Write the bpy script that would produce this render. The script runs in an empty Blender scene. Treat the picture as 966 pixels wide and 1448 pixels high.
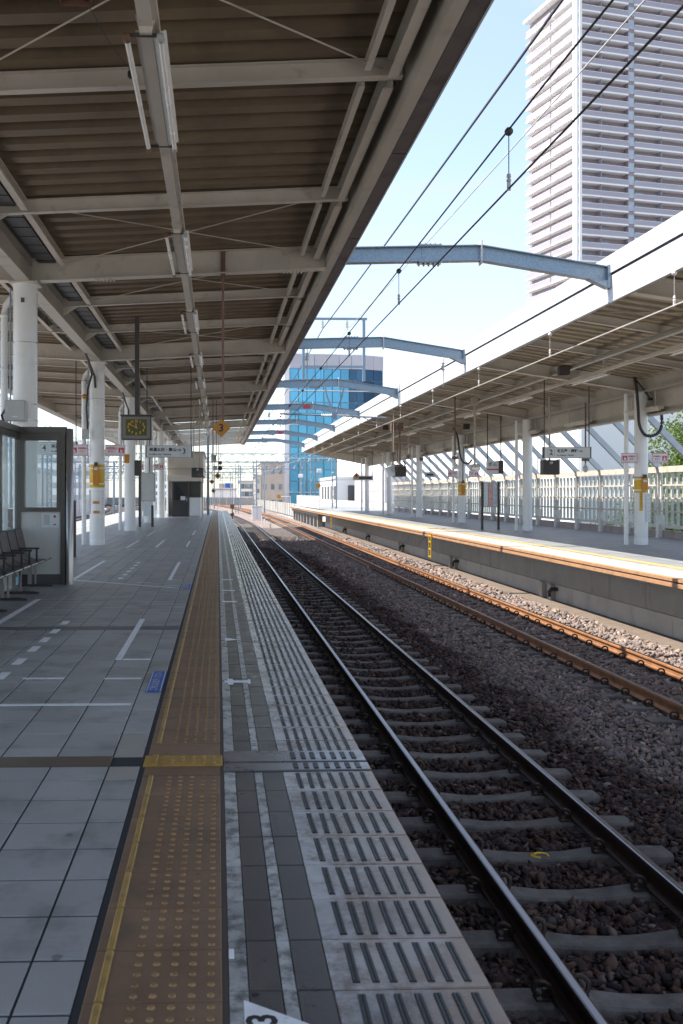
import bpy, math, random
import numpy as np
from mathutils import Vector
random.seed(7); rng = np.random.default_rng(7)
R = math.radians
scene = bpy.context.scene
col = scene.collection

# ------------------------------------------------------------------ camera
cam_d = bpy.data.cameras.new('camera'); cam = bpy.data.objects.new('camera', cam_d); col.objects.link(cam)
cam_d.sensor_fit = 'VERTICAL'; cam_d.sensor_height = 36.0; cam_d.sensor_width = 24.0
cam_d.lens = 1335 / 1448 * 36
cam_d.shift_x = 134.5 / 1448; cam_d.shift_y = -27 / 1448
cam.location = (0, 0, 1.413); cam.rotation_euler = (R(90), 0, -math.atan(40.5 / 1335))
cam_d.clip_start = 0.05; cam_d.clip_end = 6000
cam_d.dof.use_dof = True; cam_d.dof.focus_distance = 10.0; cam_d.dof.aperture_fstop = 6.3
scene.camera = cam

# ------------------------------------------------------------------ sky and sun
TO_SUN = Vector((-0.63, 0.13, 1.0)).normalized()
SUN_EL = math.asin(TO_SUN.z); SUN_AZ = math.atan2(TO_SUN.x, TO_SUN.y)
world = bpy.data.worlds.new('World'); scene.world = world; world.use_nodes = True
wn = world.node_tree; wn.nodes.clear()
w_out = wn.nodes.new('ShaderNodeOutputWorld'); w_bg = wn.nodes.new('ShaderNodeBackground')
w_sky = wn.nodes.new('ShaderNodeTexSky'); w_sky.sky_type = 'NISHITA'; w_sky.sun_disc = False
w_sky.sun_elevation = SUN_EL; w_sky.sun_rotation = SUN_AZ
w_sky.air_density = 1.0; w_sky.dust_density = 0.8; w_sky.ozone_density = 1.8
# thin high cloud over the whole sky
w_tc = wn.nodes.new('ShaderNodeTexCoord'); w_map = wn.nodes.new('ShaderNodeMapping'); w_map.inputs['Scale'].default_value = (1.0, 1.6, 3.2)
w_no = wn.nodes.new('ShaderNodeTexNoise'); w_no.inputs['Scale'].default_value = 2.6; w_no.inputs['Detail'].default_value = 9; w_no.inputs['Roughness'].default_value = .62
w_no.inputs['Distortion'].default_value = .5
w_rp = wn.nodes.new('ShaderNodeMapRange'); w_rp.inputs['From Min'].default_value = .47; w_rp.inputs['From Max'].default_value = .78
w_rp.inputs['To Min'].default_value = .30; w_rp.inputs['To Max'].default_value = .95
w_mx = wn.nodes.new('ShaderNodeMix'); w_mx.data_type = 'RGBA'
w_mx.inputs[7].default_value = (2.45, 2.52, 2.68, 1)
wn.links.new(w_tc.outputs['Generated'], w_map.inputs['Vector']); wn.links.new(w_map.outputs['Vector'], w_no.inputs['Vector'])
wn.links.new(w_no.outputs['Fac'], w_rp.inputs['Value']); wn.links.new(w_rp.outputs['Result'], w_mx.inputs[0])
wn.links.new(w_sky.outputs['Color'], w_mx.inputs[6]); wn.links.new(w_mx.outputs[2], w_bg.inputs['Color'])
wn.links.new(w_bg.outputs['Background'], w_out.inputs['Surface'])
w_bg.inputs['Strength'].default_value = 0.15
sun_d = bpy.data.lights.new('sun', 'SUN'); sun = bpy.data.objects.new('sun', sun_d); col.objects.link(sun)
sun_d.energy = 5.0; sun_d.angle = R(0.53); sun_d.color = (1.0, .93, .82)
sun.rotation_euler = (-TO_SUN).to_track_quat('-Z', 'Y').to_euler(); sun.location = (-30, 10, 50)
scene.view_settings.view_transform = 'Standard'; scene.view_settings.look = 'None'
scene.view_settings.exposure = 1.3; scene.view_settings.gamma = 1.0; scene.view_settings.use_curve_mapping = False
scene.render.engine = 'CYCLES'
scene.cycles.use_denoising = True; scene.cycles.max_bounces = 8; scene.cycles.diffuse_bounces = 6
scene.cycles.transparent_max_bounces = 12; scene.cycles.sample_clamp_indirect = 6.0

# ------------------------------------------------------------------ materials
def mat(name, c, r=.6, m=0., v=.12, s=2., b=0., bs=60., rnd=0., dirt=None, cell=None, st=None, spec=.5):
    """procedural surface: colour with world-space noise, optional second tone, per-piece tone and fine relief"""
    M = bpy.data.materials.new(name); M.use_nodes = True; T = M.node_tree; N = T.nodes; L = T.links
    P = N['Principled BSDF']; P.inputs['Roughness'].default_value = r; P.inputs['Metallic'].default_value = m
    P.inputs['Specular IOR Level'].default_value = spec
    geo = N.new('ShaderNodeNewGeometry'); vec = geo.outputs['Position']
    if st:
        vm = N.new('ShaderNodeVectorMath'); vm.operation = 'MULTIPLY'; vm.inputs[1].default_value = st; L.new(vec, vm.inputs[0]); vec = vm.outputs[0]
    no = N.new('ShaderNodeTexNoise'); no.inputs['Scale'].default_value = s; no.inputs['Detail'].default_value = 6; no.inputs['Roughness'].default_value = .6
    L.new(vec, no.inputs['Vector'])
    mr = N.new('ShaderNodeMapRange'); mr.inputs['From Min'].default_value = .3; mr.inputs['From Max'].default_value = .7
    mr.inputs['To Min'].default_value = 1 - v; mr.inputs['To Max'].default_value = 1 + v; L.new(no.outputs['Fac'], mr.inputs['Value'])
    base = N.new('ShaderNodeRGB'); base.outputs[0].default_value = (*c, 1); cur = base.outputs[0]
    if dirt:
        dc, lo, hi, ds = dirt[:4]
        dn = N.new('ShaderNodeTexNoise'); dn.inputs['Scale'].default_value = ds; dn.inputs['Detail'].default_value = 8; dn.inputs['Roughness'].default_value = .68
        if len(dirt) > 4:
            dv = N.new('ShaderNodeVectorMath'); dv.operation = 'MULTIPLY'; dv.inputs[1].default_value = dirt[4]; L.new(geo.outputs['Position'], dv.inputs[0]); L.new(dv.outputs[0], dn.inputs['Vector'])
        else: L.new(geo.outputs['Position'], dn.inputs['Vector'])
        dm = N.new('ShaderNodeMapRange'); dm.inputs['From Min'].default_value = lo; dm.inputs['From Max'].default_value = hi; L.new(dn.outputs['Fac'], dm.inputs['Value'])
        mx = N.new('ShaderNodeMix'); mx.data_type = 'RGBA'; mx.inputs[7].default_value = (*dc, 1)
        L.new(dm.outputs[0], mx.inputs[0]); L.new(cur, mx.inputs[6]); cur = mx.outputs[2]
    def mul(fac, cur):
        vs = N.new('ShaderNodeVectorMath'); vs.operation = 'SCALE'; L.new(cur, vs.inputs[0]); L.new(fac, vs.inputs['Scale']); return vs.outputs[0]
    cur = mul(mr.outputs[0], cur)
    if rnd:
        oi = N.new('ShaderNodeObjectInfo'); m2 = N.new('ShaderNodeMapRange'); m2.inputs['To Min'].default_value = 1 - rnd; m2.inputs['To Max'].default_value = 1 + rnd
        L.new(oi.outputs['Random'], m2.inputs['Value']); cur = mul(m2.outputs[0], cur)
    if cell:
        ox, oy, w, l, amt = cell
        va = N.new('ShaderNodeVectorMath'); va.operation = 'MULTIPLY_ADD'; va.inputs[1].default_value = (1 / w, 1 / l, 0); va.inputs[2].default_value = (-ox / w, -oy / l, 0)
        L.new(geo.outputs['Position'], va.inputs[0]); vf = N.new('ShaderNodeVectorMath'); vf.operation = 'FLOOR'; L.new(va.outputs[0], vf.inputs[0])
        wh = N.new('ShaderNodeTexWhiteNoise'); L.new(vf.outputs[0], wh.inputs['Vector'])
        m3 = N.new('ShaderNodeMapRange'); m3.inputs['To Min'].default_value = 1 - amt; m3.inputs['To Max'].default_value = 1 + amt; L.new(wh.outputs['Value'], m3.inputs['Value']); cur = mul(m3.outputs[0], cur)
    L.new(cur, P.inputs['Base Color'])
    if b:
        bn = N.new('ShaderNodeTexNoise'); bn.inputs['Scale'].default_value = bs; bn.inputs['Detail'].default_value = 4; L.new(geo.outputs['Position'], bn.inputs['Vector'])
        bp = N.new('ShaderNodeBump'); bp.inputs['Strength'].default_value = b; bp.inputs['Distance'].default_value = .02; L.new(bn.outputs['Fac'], bp.inputs['Height']); L.new(bp.outputs[0], P.inputs['Normal'])
    rv = N.new('ShaderNodeMapRange'); rv.inputs['From Min'].default_value = .3; rv.inputs['From Max'].default_value = .7
    rv.inputs['To Min'].default_value = max(.03, r - .09); rv.inputs['To Max'].default_value = min(1, r + .09); L.new(no.outputs['Fac'], rv.inputs['Value']); L.new(rv.outputs[0], P.inputs['Roughness'])
    return M

K = {}
K['tile'] = mat('grey_floor_tile', (.325, .330, .332), .38, v=.16, s=1.1, b=.25, bs=240, cell=(-.861, 2.57, .3, .3, .10), dirt=((.15, .15, .155), .5, .74, 2.6))
K['tile_light'] = mat('pale_floor_tile', (.33, .31, .285), .5, v=.1, s=3, b=.2, bs=240)
K['tactile'] = mat('brown_tactile_tile', (.205, .122, .073), .44, v=.18, s=3.0, b=.15, bs=200, rnd=.09, dirt=((.12, .085, .055), .48, .72, 4))
K['dome'] = mat('worn_dome_ochre', (.30, .175, .07), .5, v=.25, s=14, rnd=.06, dirt=((.13, .085, .04), .5, .7, 9))
K['bar'] = mat('ochre_warning_bar', (.36, .22, .06), .5, v=.2, s=9, rnd=.08, dirt=((.16, .10, .04), .52, .72, 12))
K['yellow_cover'] = mat('yellow_joint_cover', (.36, .21, .04), .5, v=.25, s=12, dirt=((.2, .13, .05), .5, .7, 9))
K['slab'] = mat('worn_edge_slab', (.385, .385, .385), .22, v=.22, s=5, b=.12, bs=160, rnd=.13, dirt=((.16, .125, .10), .44, .60, 4.5))
def slab_wear():
    T = K['slab'].node_tree; N = T.nodes; L = T.links; P = N['Principled BSDF']; src = P.inputs['Base Color'].links[0].from_socket
    g = N.new('ShaderNodeNewGeometry'); sp = N.new('ShaderNodeSeparateXYZ'); L.new(g.outputs['Position'], sp.inputs[0])
    n = N.new('ShaderNodeTexNoise'); n.inputs['Scale'].default_value = 5; n.inputs['Detail'].default_value = 7; L.new(g.outputs['Position'], n.inputs['Vector'])
    a = N.new('ShaderNodeMath'); a.operation = 'MULTIPLY_ADD'; a.inputs[1].default_value = .5; L.new(n.outputs['Fac'], a.inputs[0]); L.new(sp.outputs[0], a.inputs[2])
    m = N.new('ShaderNodeMapRange'); m.inputs['From Min'].default_value = .64; m.inputs['From Max'].default_value = .98; m.inputs['To Max'].default_value = .85; L.new(a.outputs[0], m.inputs['Value'])
    x = N.new('ShaderNodeMix'); x.data_type = 'RGBA'; x.inputs[7].default_value = (.25, .165, .105, 1); L.new(m.outputs[0], x.inputs[0]); L.new(src, x.inputs[6]); L.new(x.outputs[2], P.inputs['Base Color'])
slab_wear()
def spots(key, scale, rad, c, amt=.7):
    T = K[key].node_tree; N = T.nodes; L = T.links; P = N['Principled BSDF']; src = P.inputs['Base Color'].links[0].from_socket
    g = N.new('ShaderNodeNewGeometry'); vo = N.new('ShaderNodeTexVoronoi'); vo.inputs['Scale'].default_value = scale; L.new(g.outputs['Position'], vo.inputs['Vector'])
    n = N.new('ShaderNodeTexNoise'); n.inputs['Scale'].default_value = scale * 6; L.new(g.outputs['Position'], n.inputs['Vector'])
    a = N.new('ShaderNodeMath'); a.operation = 'MULTIPLY_ADD'; a.inputs[1].default_value = rad * 1.2; L.new(n.outputs['Fac'], a.inputs[0]); L.new(vo.outputs['Distance'], a.inputs[2])
    m = N.new('ShaderNodeMapRange'); m.inputs['From Min'].default_value = rad * 1.7; m.inputs['From Max'].default_value = rad * 1.4; m.inputs['To Max'].default_value = amt; L.new(a.outputs[0], m.inputs['Value'])
    x = N.new('ShaderNodeMix'); x.data_type = 'RGBA'; x.inputs[7].default_value = (*c, 1); L.new(m.outputs[0], x.inputs[0]); L.new(src, x.inputs[6]); L.new(x.outputs[2], P.inputs['Base Color'])
spots('tile', 3.2, .055, (.07, .07, .075), .6); spots('slab', 4.5, .06, (.10, .085, .075), .6); spots('tactile', 4, .05, (.05, .04, .035), .6)
K['white_strip'] = mat('worn_white_strip', (.40, .41, .40), .32, v=.22, s=8, b=.15, bs=160, rnd=.2, dirt=((.13, .13, .125), .46, .60, 11))
K['dark_strip'] = mat('dark_strip', (.070, .062, .058), .34, v=.18, s=6, b=.12, bs=160, rnd=.16, dirt=((.18, .18, .175), .64, .76, 5))
K['rubber'] = mat('black_rubber', (.022, .024, .028), .45, v=.2, s=20)
K['grout'] = mat('dark_grout', (.018, .02, .024), .8, v=.2, s=6)
K['steel_strip'] = mat('brushed_joint_steel', (.33, .33, .34), .3, m=.7, v=.15, s=4, dirt=((.20, .15, .11), .5, .75, 3))
K['bronze_strip'] = mat('worn_joint_cover', (.15, .115, .095), .35, m=.5, v=.25, s=3, st=(1, 6, 1))
K['paint'] = mat('white_floor_paint', (.80, .83, .86), .5, v=.1, s=12, dirt=((.36, .38, .40), .56, .74, 18))
K['blue_paint'] = mat('blue_floor_sign', (.015, .10, .42), .4, v=.1, s=8)
K['coping'] = mat('rusty_coping', (.36, .19, .095), .7, v=.2, s=6, b=.2, bs=80, dirt=((.22, .14, .09), .5, .7, 10))
K['concrete'] = mat('platform_concrete', (.285, .27, .25), .8, v=.14, s=1.4, b=.25, bs=60, rnd=.02, dirt=((.12, .11, .10), .56, .8, 2.5, (1, 1, .25)))
K['concrete_l'] = mat('pale_concrete', (.42, .41, .39), .8, v=.12, s=1.2, b=.2, bs=60, rnd=.02, dirt=((.22, .21, .2), .55, .8, 2.0, (1, 1, .3)))
K['sleeper'] = mat('sleeper_concrete', (.135, .122, .115), .85, v=.3, s=9, b=.4, bs=120, rnd=.14, dirt=((.045, .036, .033), .48, .75, 5))
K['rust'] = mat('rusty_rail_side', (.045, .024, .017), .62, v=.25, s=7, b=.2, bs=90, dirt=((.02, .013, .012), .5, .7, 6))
K['rust_sunlit'] = mat('sunlit_rail_rust', (.30, .135, .055), .7, v=.22, s=7, b=.2, bs=90, dirt=((.19, .085, .04), .5, .7, 6))  # lit copy of the rail rust, sunshine put into its orange
K['rail_top'] = mat('polished_rail_head', (.24, .245, .27), .30, m=1., v=.06, s=1, st=(3, .2, 1))
K['clip'] = mat('oily_clip_steel', (.06, .042, .034), .5, m=.3, v=.3, s=30)
K['stone'] = None
K['cream_steel'] = mat('cream_painted_steel', (.58, .54, .475), .42, v=.10, s=1.6, dirt=((.27, .225, .175), .57, .82, 2.6))
K['girder_steel'] = mat('warm_grey_girder', (.45, .42, .37), .42, v=.10, s=1.8, dirt=((.25, .21, .17), .56, .8, 2.2))
K['fascia_under'] = mat('stained_soffit', (.095, .082, .085), .5, v=.25, s=2.4, st=(3, .6, 1), dirt=((.035, .03, .03), .48, .68, 3))
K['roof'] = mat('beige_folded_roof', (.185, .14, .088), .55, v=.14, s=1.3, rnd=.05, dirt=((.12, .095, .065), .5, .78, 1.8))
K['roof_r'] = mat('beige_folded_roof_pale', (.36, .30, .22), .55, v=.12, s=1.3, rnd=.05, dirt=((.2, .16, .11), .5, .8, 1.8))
K['gutter'] = mat('dark_gutter', (.085, .085, .09), .5, v=.2, s=3)
K['column'] = mat('white_column_paint', (.77, .785, .79), .32, v=.05, s=1.5, dirt=((.52, .51, .49), .6, .8, 2.0))
K['white_fascia'] = mat('white_fascia_panel', (.55, .565, .59), .42, v=.06, s=.8, rnd=.05, dirt=((.42, .42, .41), .58, .8, 1.4, (1, 1, .2)))
K['black_line'] = mat('black_seal', (.02, .02, .022), .6)
K['galv'] = mat('galvanised_steel', (.24, .31, .38), .40, m=.4, v=.10, s=22, dirt=((.19, .25, .31), .45, .6, 30))
K['dark_steel'] = mat('dark_brown_steel', (.05, .043, .042), .5, v=.2, s=6)
K['rust_pole'] = mat('rust_brown_pole', (.16, .085, .06), .6, v=.25, s=8)
K['beige_steel'] = mat('beige_pole', (.42, .38, .32), .5, v=.12, s=5)
K['alu'] = mat('bronze_aluminium', (.10, .09, .084), .34, m=.6, v=.12, s=3, st=(1, 1, .3))
K['alu_light'] = mat('satin_aluminium', (.45, .43, .42), .30, m=.7, v=.12, s=3, st=(1, 1, .25))
K['panel'] = mat('grey_shelter_panel', (.52, .53, .52), .5, v=.06, s=3, b=.05, bs=200, dirt=((.38, .38, .37), .62, .72, 5))
K['seat'] = mat('brown_plastic_seat', (.075, .062, .065), .38, v=.12, s=6)
K['grey_box'] = mat('grey_cabinet', (.40, .42, .43), .4, v=.05, s=4)
K['white'] = mat('white_enamel', (.74, .75, .76), .4, v=.04, s=3)
K['sign_white'] = mat('sign_face_white', (.62, .66, .70), .35, v=.03, s=4)
K['black'] = mat('black_print', (.015, .015, .017), .5)
K['red'] = mat('red_print', (.55, .03, .05), .45)
K['orange'] = mat('orange_enamel', (.50, .20, .012), .4, v=.06, s=6)
K['yellow'] = mat('yellow_enamel', (.66, .42, .02), .4, v=.08, s=5)
K['clock_face'] = mat('green_clock_face', (.055, .065, .012), .35)
K['clock_num'] = mat('amber_numerals', (.85, .42, .03), .5)
K['tube'] = mat('fluorescent_tube_off', (.88, .88, .87), .25, v=.02)
K['lens'] = mat('dark_glass', (.02, .022, .026), .12)
K['wire'] = mat('dark_wire', (.06, .058, .06), .5, m=.3)
K['wire_sunlit'] = mat('sunlit_wire', (.55, .52, .48), .4, m=.4)  # pale copy of the wire, sunlight put into the colour
K['porcelain'] = mat('white_porcelain', (.75, .73, .70), .25)
K['cable'] = mat('black_cable', (.03, .03, .033), .5)
K['brick'] = mat('mauve_parapet_block', (.34, .29, .29), .8, v=.12, s=3, rnd=.08)
K['fence_rail'] = mat('beige_fence_rail', (.48, .42, .37), .6, v=.18, s=5, dirt=((.36, .20, .11), .56, .72, 4))
K['fence_post'] = mat('grey_fence_post', (.60, .59, .57), .55, v=.12, s=3, dirt=((.27, .2, .16), .58, .75, 3))
K['fence_bar'] = mat('grey_fence_bar', (.50, .50, .49), .5, v=.12, s=3)
K['fence_post_dark'] = mat('taupe_bezel', (.20, .185, .165), .5)
K['strut'] = mat('blue_grey_strut', (.40, .45, .50), .5, v=.1, s=3)
K['bark'] = mat('bark', (.09, .065, .045), .9, v=.3, s=8, b=.6, bs=20)
K['white_wall'] = mat('white_wall_panel', (.76, .76, .75), .6, v=.04, s=.3, rnd=.03)
K['beige_wall'] = mat('beige_wall', (.52, .42, .35), .7, v=.08, s=.6)
K['cream_wall'] = mat('cream_booth_wall', (.60, .55, .48), .6, v=.06, s=1.2)
K['mauve'] = mat('mauve_balcony_tile', (.315, .295, .35), .6, v=.05, s=.15, rnd=.05)
K['tower_white'] = mat('tower_white_edge', (.74, .73, .74), .6, v=.04, s=.2)
K['tower_wall'] = mat('tower_recess_wall', (.27, .22, .25), .7, v=.08, s=.3)
K['tower_glass'] = mat('tower_window_glass', (.20, .26, .31), .15, v=.35, s=.5, rnd=.5)
K['blue_glass'] = mat('blue_curtain_glass', (.10, .38, .58), .12, m=.3, v=.18, s=.06, rnd=.16)
K['navy_glass'] = mat('navy_curtain_glass', (.03, .10, .19), .15, m=.3, v=.2, s=.08, rnd=.25)
K['cap_grey'] = mat('mauve_grey_cladding', (.46, .45, .50), .5, v=.05, s=.2, rnd=.05)
K['mullion'] = mat('pale_mullion', (.30, .40, .48), .4, m=.3)
K['city'] = mat('city_ground', (.22, .22, .21), .9, v=.2, s=.05)
K['deck'] = mat('viaduct_concrete', (.36, .35, .33), .85, v=.15, s=.5)
K['garden_green'] = mat('leaf_green', (.075, .13, .022), .55, v=.35, s=1.2, rnd=.2)

# glass and translucent sheet
def glassy(name, tint, trans, rough=.05):
    M = bpy.data.materials.new(name); M.use_nodes = True; T = M.node_tree; N = T.nodes; L = T.links; P = N['Principled BSDF']
    P.inputs['Base Color'].default_value = (*tint, 1); P.inputs['Roughness'].default_value = rough
    tr = N.new('ShaderNodeBsdfTransparent'); tr.inputs[0].default_value = (*[min(1, .55 + .45 * t) for t in tint], 1)
    mx = N.new('ShaderNodeMixShader'); mx.inputs[0].default_value = trans
    L.new(P.outputs[0], mx.inputs[1]); L.new(tr.outputs[0], mx.inputs[2]); L.new(mx.outputs[0], N['Material Output'].inputs[0]); return M
K['glass'] = glassy('clear_window_glass', (.75, .86, .88), .88)
K['poly'] = glassy('frosted_fence_glass', (.82, .90, .90), .88, .3)
K['translucent_roof'] = glassy('pale_translucent_roof', (.84, .89, .92), .72, .4)

def ballast_material(name, per_stone):
    M = bpy.data.materials.new(name); M.use_nodes = True; T = M.node_tree; N = T.nodes; L = T.links; P = N['Principled BSDF']; P.inputs['Roughness'].default_value = .85
    P.inputs['Specular IOR Level'].default_value = .3
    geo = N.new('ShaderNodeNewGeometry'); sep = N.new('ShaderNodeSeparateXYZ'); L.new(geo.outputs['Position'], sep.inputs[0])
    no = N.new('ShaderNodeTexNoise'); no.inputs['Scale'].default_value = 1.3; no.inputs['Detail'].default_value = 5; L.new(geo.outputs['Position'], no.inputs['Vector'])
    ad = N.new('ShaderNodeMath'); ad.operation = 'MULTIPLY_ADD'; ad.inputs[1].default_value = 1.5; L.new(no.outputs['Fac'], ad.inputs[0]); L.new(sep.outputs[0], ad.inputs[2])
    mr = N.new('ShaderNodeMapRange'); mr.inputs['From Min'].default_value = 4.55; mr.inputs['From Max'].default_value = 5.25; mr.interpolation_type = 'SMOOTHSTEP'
    fy = N.new('ShaderNodeMapRange'); fy.inputs['From Min'].default_value = 42; fy.inputs['From Max'].default_value = 58; fy.inputs['To Max'].default_value = 6; L.new(sep.outputs[1], fy.inputs['Value'])  # brake-dust dark fades past the canopy shadow, sunlit paleness put into the colour
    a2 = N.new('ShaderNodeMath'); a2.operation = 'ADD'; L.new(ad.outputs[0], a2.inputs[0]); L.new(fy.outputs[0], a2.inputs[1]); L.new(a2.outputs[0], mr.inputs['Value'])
    def ramp(cs):
        rp = N.new('ShaderNodeValToRGB'); rp.color_ramp.interpolation = 'LINEAR'
        el = rp.color_ramp.elements; el[0].position = 0; el[0].color = (*cs[0], 1); el[1].position = 1; el[1].color = (*cs[-1], 1)
        for i, c in enumerate(cs[1:-1]):
            e = el.new((i + 1) / (len(cs) - 1)); e.color = (*c, 1)
        return rp
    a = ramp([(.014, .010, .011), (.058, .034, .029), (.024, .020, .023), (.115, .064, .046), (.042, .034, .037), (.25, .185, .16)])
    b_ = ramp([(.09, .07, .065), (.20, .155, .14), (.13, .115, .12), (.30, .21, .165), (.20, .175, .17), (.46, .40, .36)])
    if per_stone:
        at = N.new('ShaderNodeAttribute'); at.attribute_name = 'tone'; fac = at.outputs['Fac']
    else:
        vo = N.new('ShaderNodeTexVoronoi'); vo.inputs['Scale'].default_value = 17; L.new(geo.outputs['Position'], vo.inputs['Vector'])
        sc = N.new('ShaderNodeSeparateColor'); L.new(vo.outputs['Color'], sc.inputs[0]); fac = sc.outputs[0]
        bp = N.new('ShaderNodeBump'); bp.inputs['Strength'].default_value = 1; bp.inputs['Distance'].default_value = .05; bp.invert = True
        L.new(vo.outputs['Distance'], bp.inputs['Height']); L.new(bp.outputs[0], P.inputs['Normal'])
    L.new(fac, a.inputs[0]); L.new(fac, b_.inputs[0])
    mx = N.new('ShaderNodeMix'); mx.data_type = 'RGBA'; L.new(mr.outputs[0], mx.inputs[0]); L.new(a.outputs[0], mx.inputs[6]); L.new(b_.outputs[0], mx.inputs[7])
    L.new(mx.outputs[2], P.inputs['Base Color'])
    return M
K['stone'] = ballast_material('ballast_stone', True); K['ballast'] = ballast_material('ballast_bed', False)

# ------------------------------------------------------------------ mesh helpers
def wl(o):
    v = Vector((0, 0, 0))
    while o is not None: v = v + Vector(o.location); o = o.parent
    return v
class MB:
    def __init__(s): s.v = []; s.f = []; s.m = []
    def hexa(s, pts, m=0):
        i = len(s.v); s.v += [tuple(p) for p in pts]
        for q in ((0, 3, 2, 1), (4, 5, 6, 7), (0, 1, 5, 4), (1, 2, 6, 5), (2, 3, 7, 6), (3, 0, 4, 7)):
            s.f.append(tuple(i + k for k in q)); s.m.append(m)
        return s
    def box(s, x0, x1, y0, y1, z0, z1, m=0):
        return s.hexa([(x0, y0, z0), (x1, y0, z0), (x1, y1, z0), (x0, y1, z0), (x0, y0, z1), (x1, y0, z1), (x1, y1, z1), (x0, y1, z1)], m)
    def ctile(s, x0, x1, y0, y1, z0, z1, c, m=0):
        """slab with a chamfered top edge"""
        i = len(s.v)
        s.v += [(x0, y0, z0), (x1, y0, z0), (x1, y1, z0), (x0, y1, z0), (x0, y0, z1 - c), (x1, y0, z1 - c), (x1, y1, z1 - c), (x0, y1, z1 - c),
                (x0 + c, y0 + c, z1), (x1 - c, y0 + c, z1), (x1 - c, y1 - c, z1), (x0 + c, y1 - c, z1)]
        for a in (0, 4):
            for k in range(4): s.f.append((i + a + k, i + a + (k + 1) % 4, i + a + 4 + (k + 1) % 4, i + a + 4 + k)); s.m.append(m)
        s.f.append((i + 8, i + 9, i + 10, i + 11)); s.m.append(m); return s
    def bar(s, p, q, w, z0, z1, off=0., m=0):
        """straight member from p to q, width w across, from z0 to z1 above the line, shifted sideways by off"""
        p = Vector(p); q = Vector(q); d = (q - p); d.z = 0; d.normalize(); n = Vector((-d.y, d.x, 0)); a = n * (off - w / 2); b = n * (off + w / 2); Z = Vector((0, 0, 1))
        return s.hexa([p + b + Z * z0, p + a + Z * z0, q + a + Z * z0, q + b + Z * z0, p + b + Z * z1, p + a + Z * z1, q + a + Z * z1, q + b + Z * z1], m)
    def ibeam(s, p, q, d, w, t=.016, tw=.012, m=0):
        s.bar(p, q, w, 0, t, m=m); s.bar(p, q, tw, t, d - t, m=m); s.bar(p, q, w, d - t, d, m=m); return s
    def chan(s, p, q, d, w, side=1, t=.012, m=0):
        s.bar(p, q, w, 0, t, m=m); s.bar(p, q, t, t, d - t, off=side * (w / 2 - t / 2), m=m); s.bar(p, q, w, d - t, d, m=m); return s
    def prism(s, poly, y0, y1, m=0, axis='y'):
        n = len(poly); i = len(s.v)
        for yy in (y0, y1):
            for a, b in poly: s.v.append((a, yy, b) if axis == 'y' else ((yy, a, b) if axis == 'x' else (a, b, yy)))
        for k in range(n): s.f.append((i + k, i + (k + 1) % n, i + n + (k + 1) % n, i + n + k)); s.m.append(m)
        s.f.append(tuple(i + k for k in range(n - 1, -1, -1))); s.m.append(m); s.f.append(tuple(i + n + k for k in range(n))); s.m.append(m); return s
    def tube(s, p, q, r, n=8, r2=None, m=0, cap=True):
        p = Vector(p); q = Vector(q); r2 = r if r2 is None else r2; d = (q - p).normalized()
        u = d.cross(Vector((0, 0, 1)) if abs(d.z) < .95 else Vector((1, 0, 0))).normalized(); w = d.cross(u); i = len(s.v)
        for c, rr in ((p, r), (q, r2)):
            for k in range(n): a = 2 * math.pi * k / n; s.v.append(tuple(c + u * (math.cos(a) * rr) + w * (math.sin(a) * rr)))
        for k in range(n): s.f.append((i + k, i + n + k, i + n + (k + 1) % n, i + (k + 1) % n)); s.m.append(m)
        if cap: s.f.append(tuple(i + k for k in range(n))); s.m.append(m); s.f.append(tuple(i + n + k for k in range(n - 1, -1, -1))); s.m.append(m)
        return s
    def path(s, pts, r, n=6, m=0):
        pts = [Vector(p) for p in pts]; i = len(s.v); N = len(pts)
        for j, p in enumerate(pts):
            d = (pts[min(j + 1, N - 1)] - pts[max(j - 1, 0)]).normalized(); u = d.cross(Vector((0, 0, 1)) if abs(d.z) < .95 else Vector((0, 1, 0))).normalized(); w = d.cross(u)
            for k in range(n): a = 2 * math.pi * k / n; s.v.append(tuple(p + u * (math.cos(a) * r) + w * (math.sin(a) * r)))
        for j in range(N - 1):
            for k in range(n): s.f.append((i + j * n + k, i + (j + 1) * n + k, i + (j + 1) * n + (k + 1) % n, i + j * n + (k + 1) % n)); s.m.append(m)
        return s
    def lathe(s, prof, c, n=12, m=0, axis='z'):
        i = len(s.v); c = Vector(c)
        for r, z in prof:
            for k in range(n):
                a = 2 * math.pi * k / n; p = (math.cos(a) * r, math.sin(a) * r, z) if axis == 'z' else (math.cos(a) * r, z, math.sin(a) * r); s.v.append(tuple(c + Vector(p)))
        for j in range(len(prof) - 1):
            for k in range(n): s.f.append((i + j * n + k, i + j * n + (k + 1) % n, i + (j + 1) * n + (k + 1) % n, i + (j + 1) * n + k)); s.m.append(m)
        return s
    def torus(s, c, r, t, ax, n=12, k=6, m=0):
        ax = Vector(ax).normalized(); u = ax.orthogonal().normalized(); w = ax.cross(u); c = Vector(c); i = len(s.v)
        for a in range(n):
            d = u * math.cos(2 * math.pi * a / n) + w * math.sin(2 * math.pi * a / n)
            for b in range(k): s.v.append(tuple(c + d * (r + t * math.cos(2 * math.pi * b / k)) + ax * (t * math.sin(2 * math.pi * b / k))))
        for a in range(n):
            for b in range(k): s.f.append((i + a * k + b, i + ((a + 1) % n) * k + b, i + ((a + 1) % n) * k + (b + 1) % k, i + a * k + (b + 1) % k)); s.m.append(m)
        return s
    def quad(s, a, b, c, d, m=0):
        i = len(s.v); s.v += [tuple(a), tuple(b), tuple(c), tuple(d)]; s.f.append((i, i + 1, i + 2, i + 3)); s.m.append(m); return s
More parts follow.
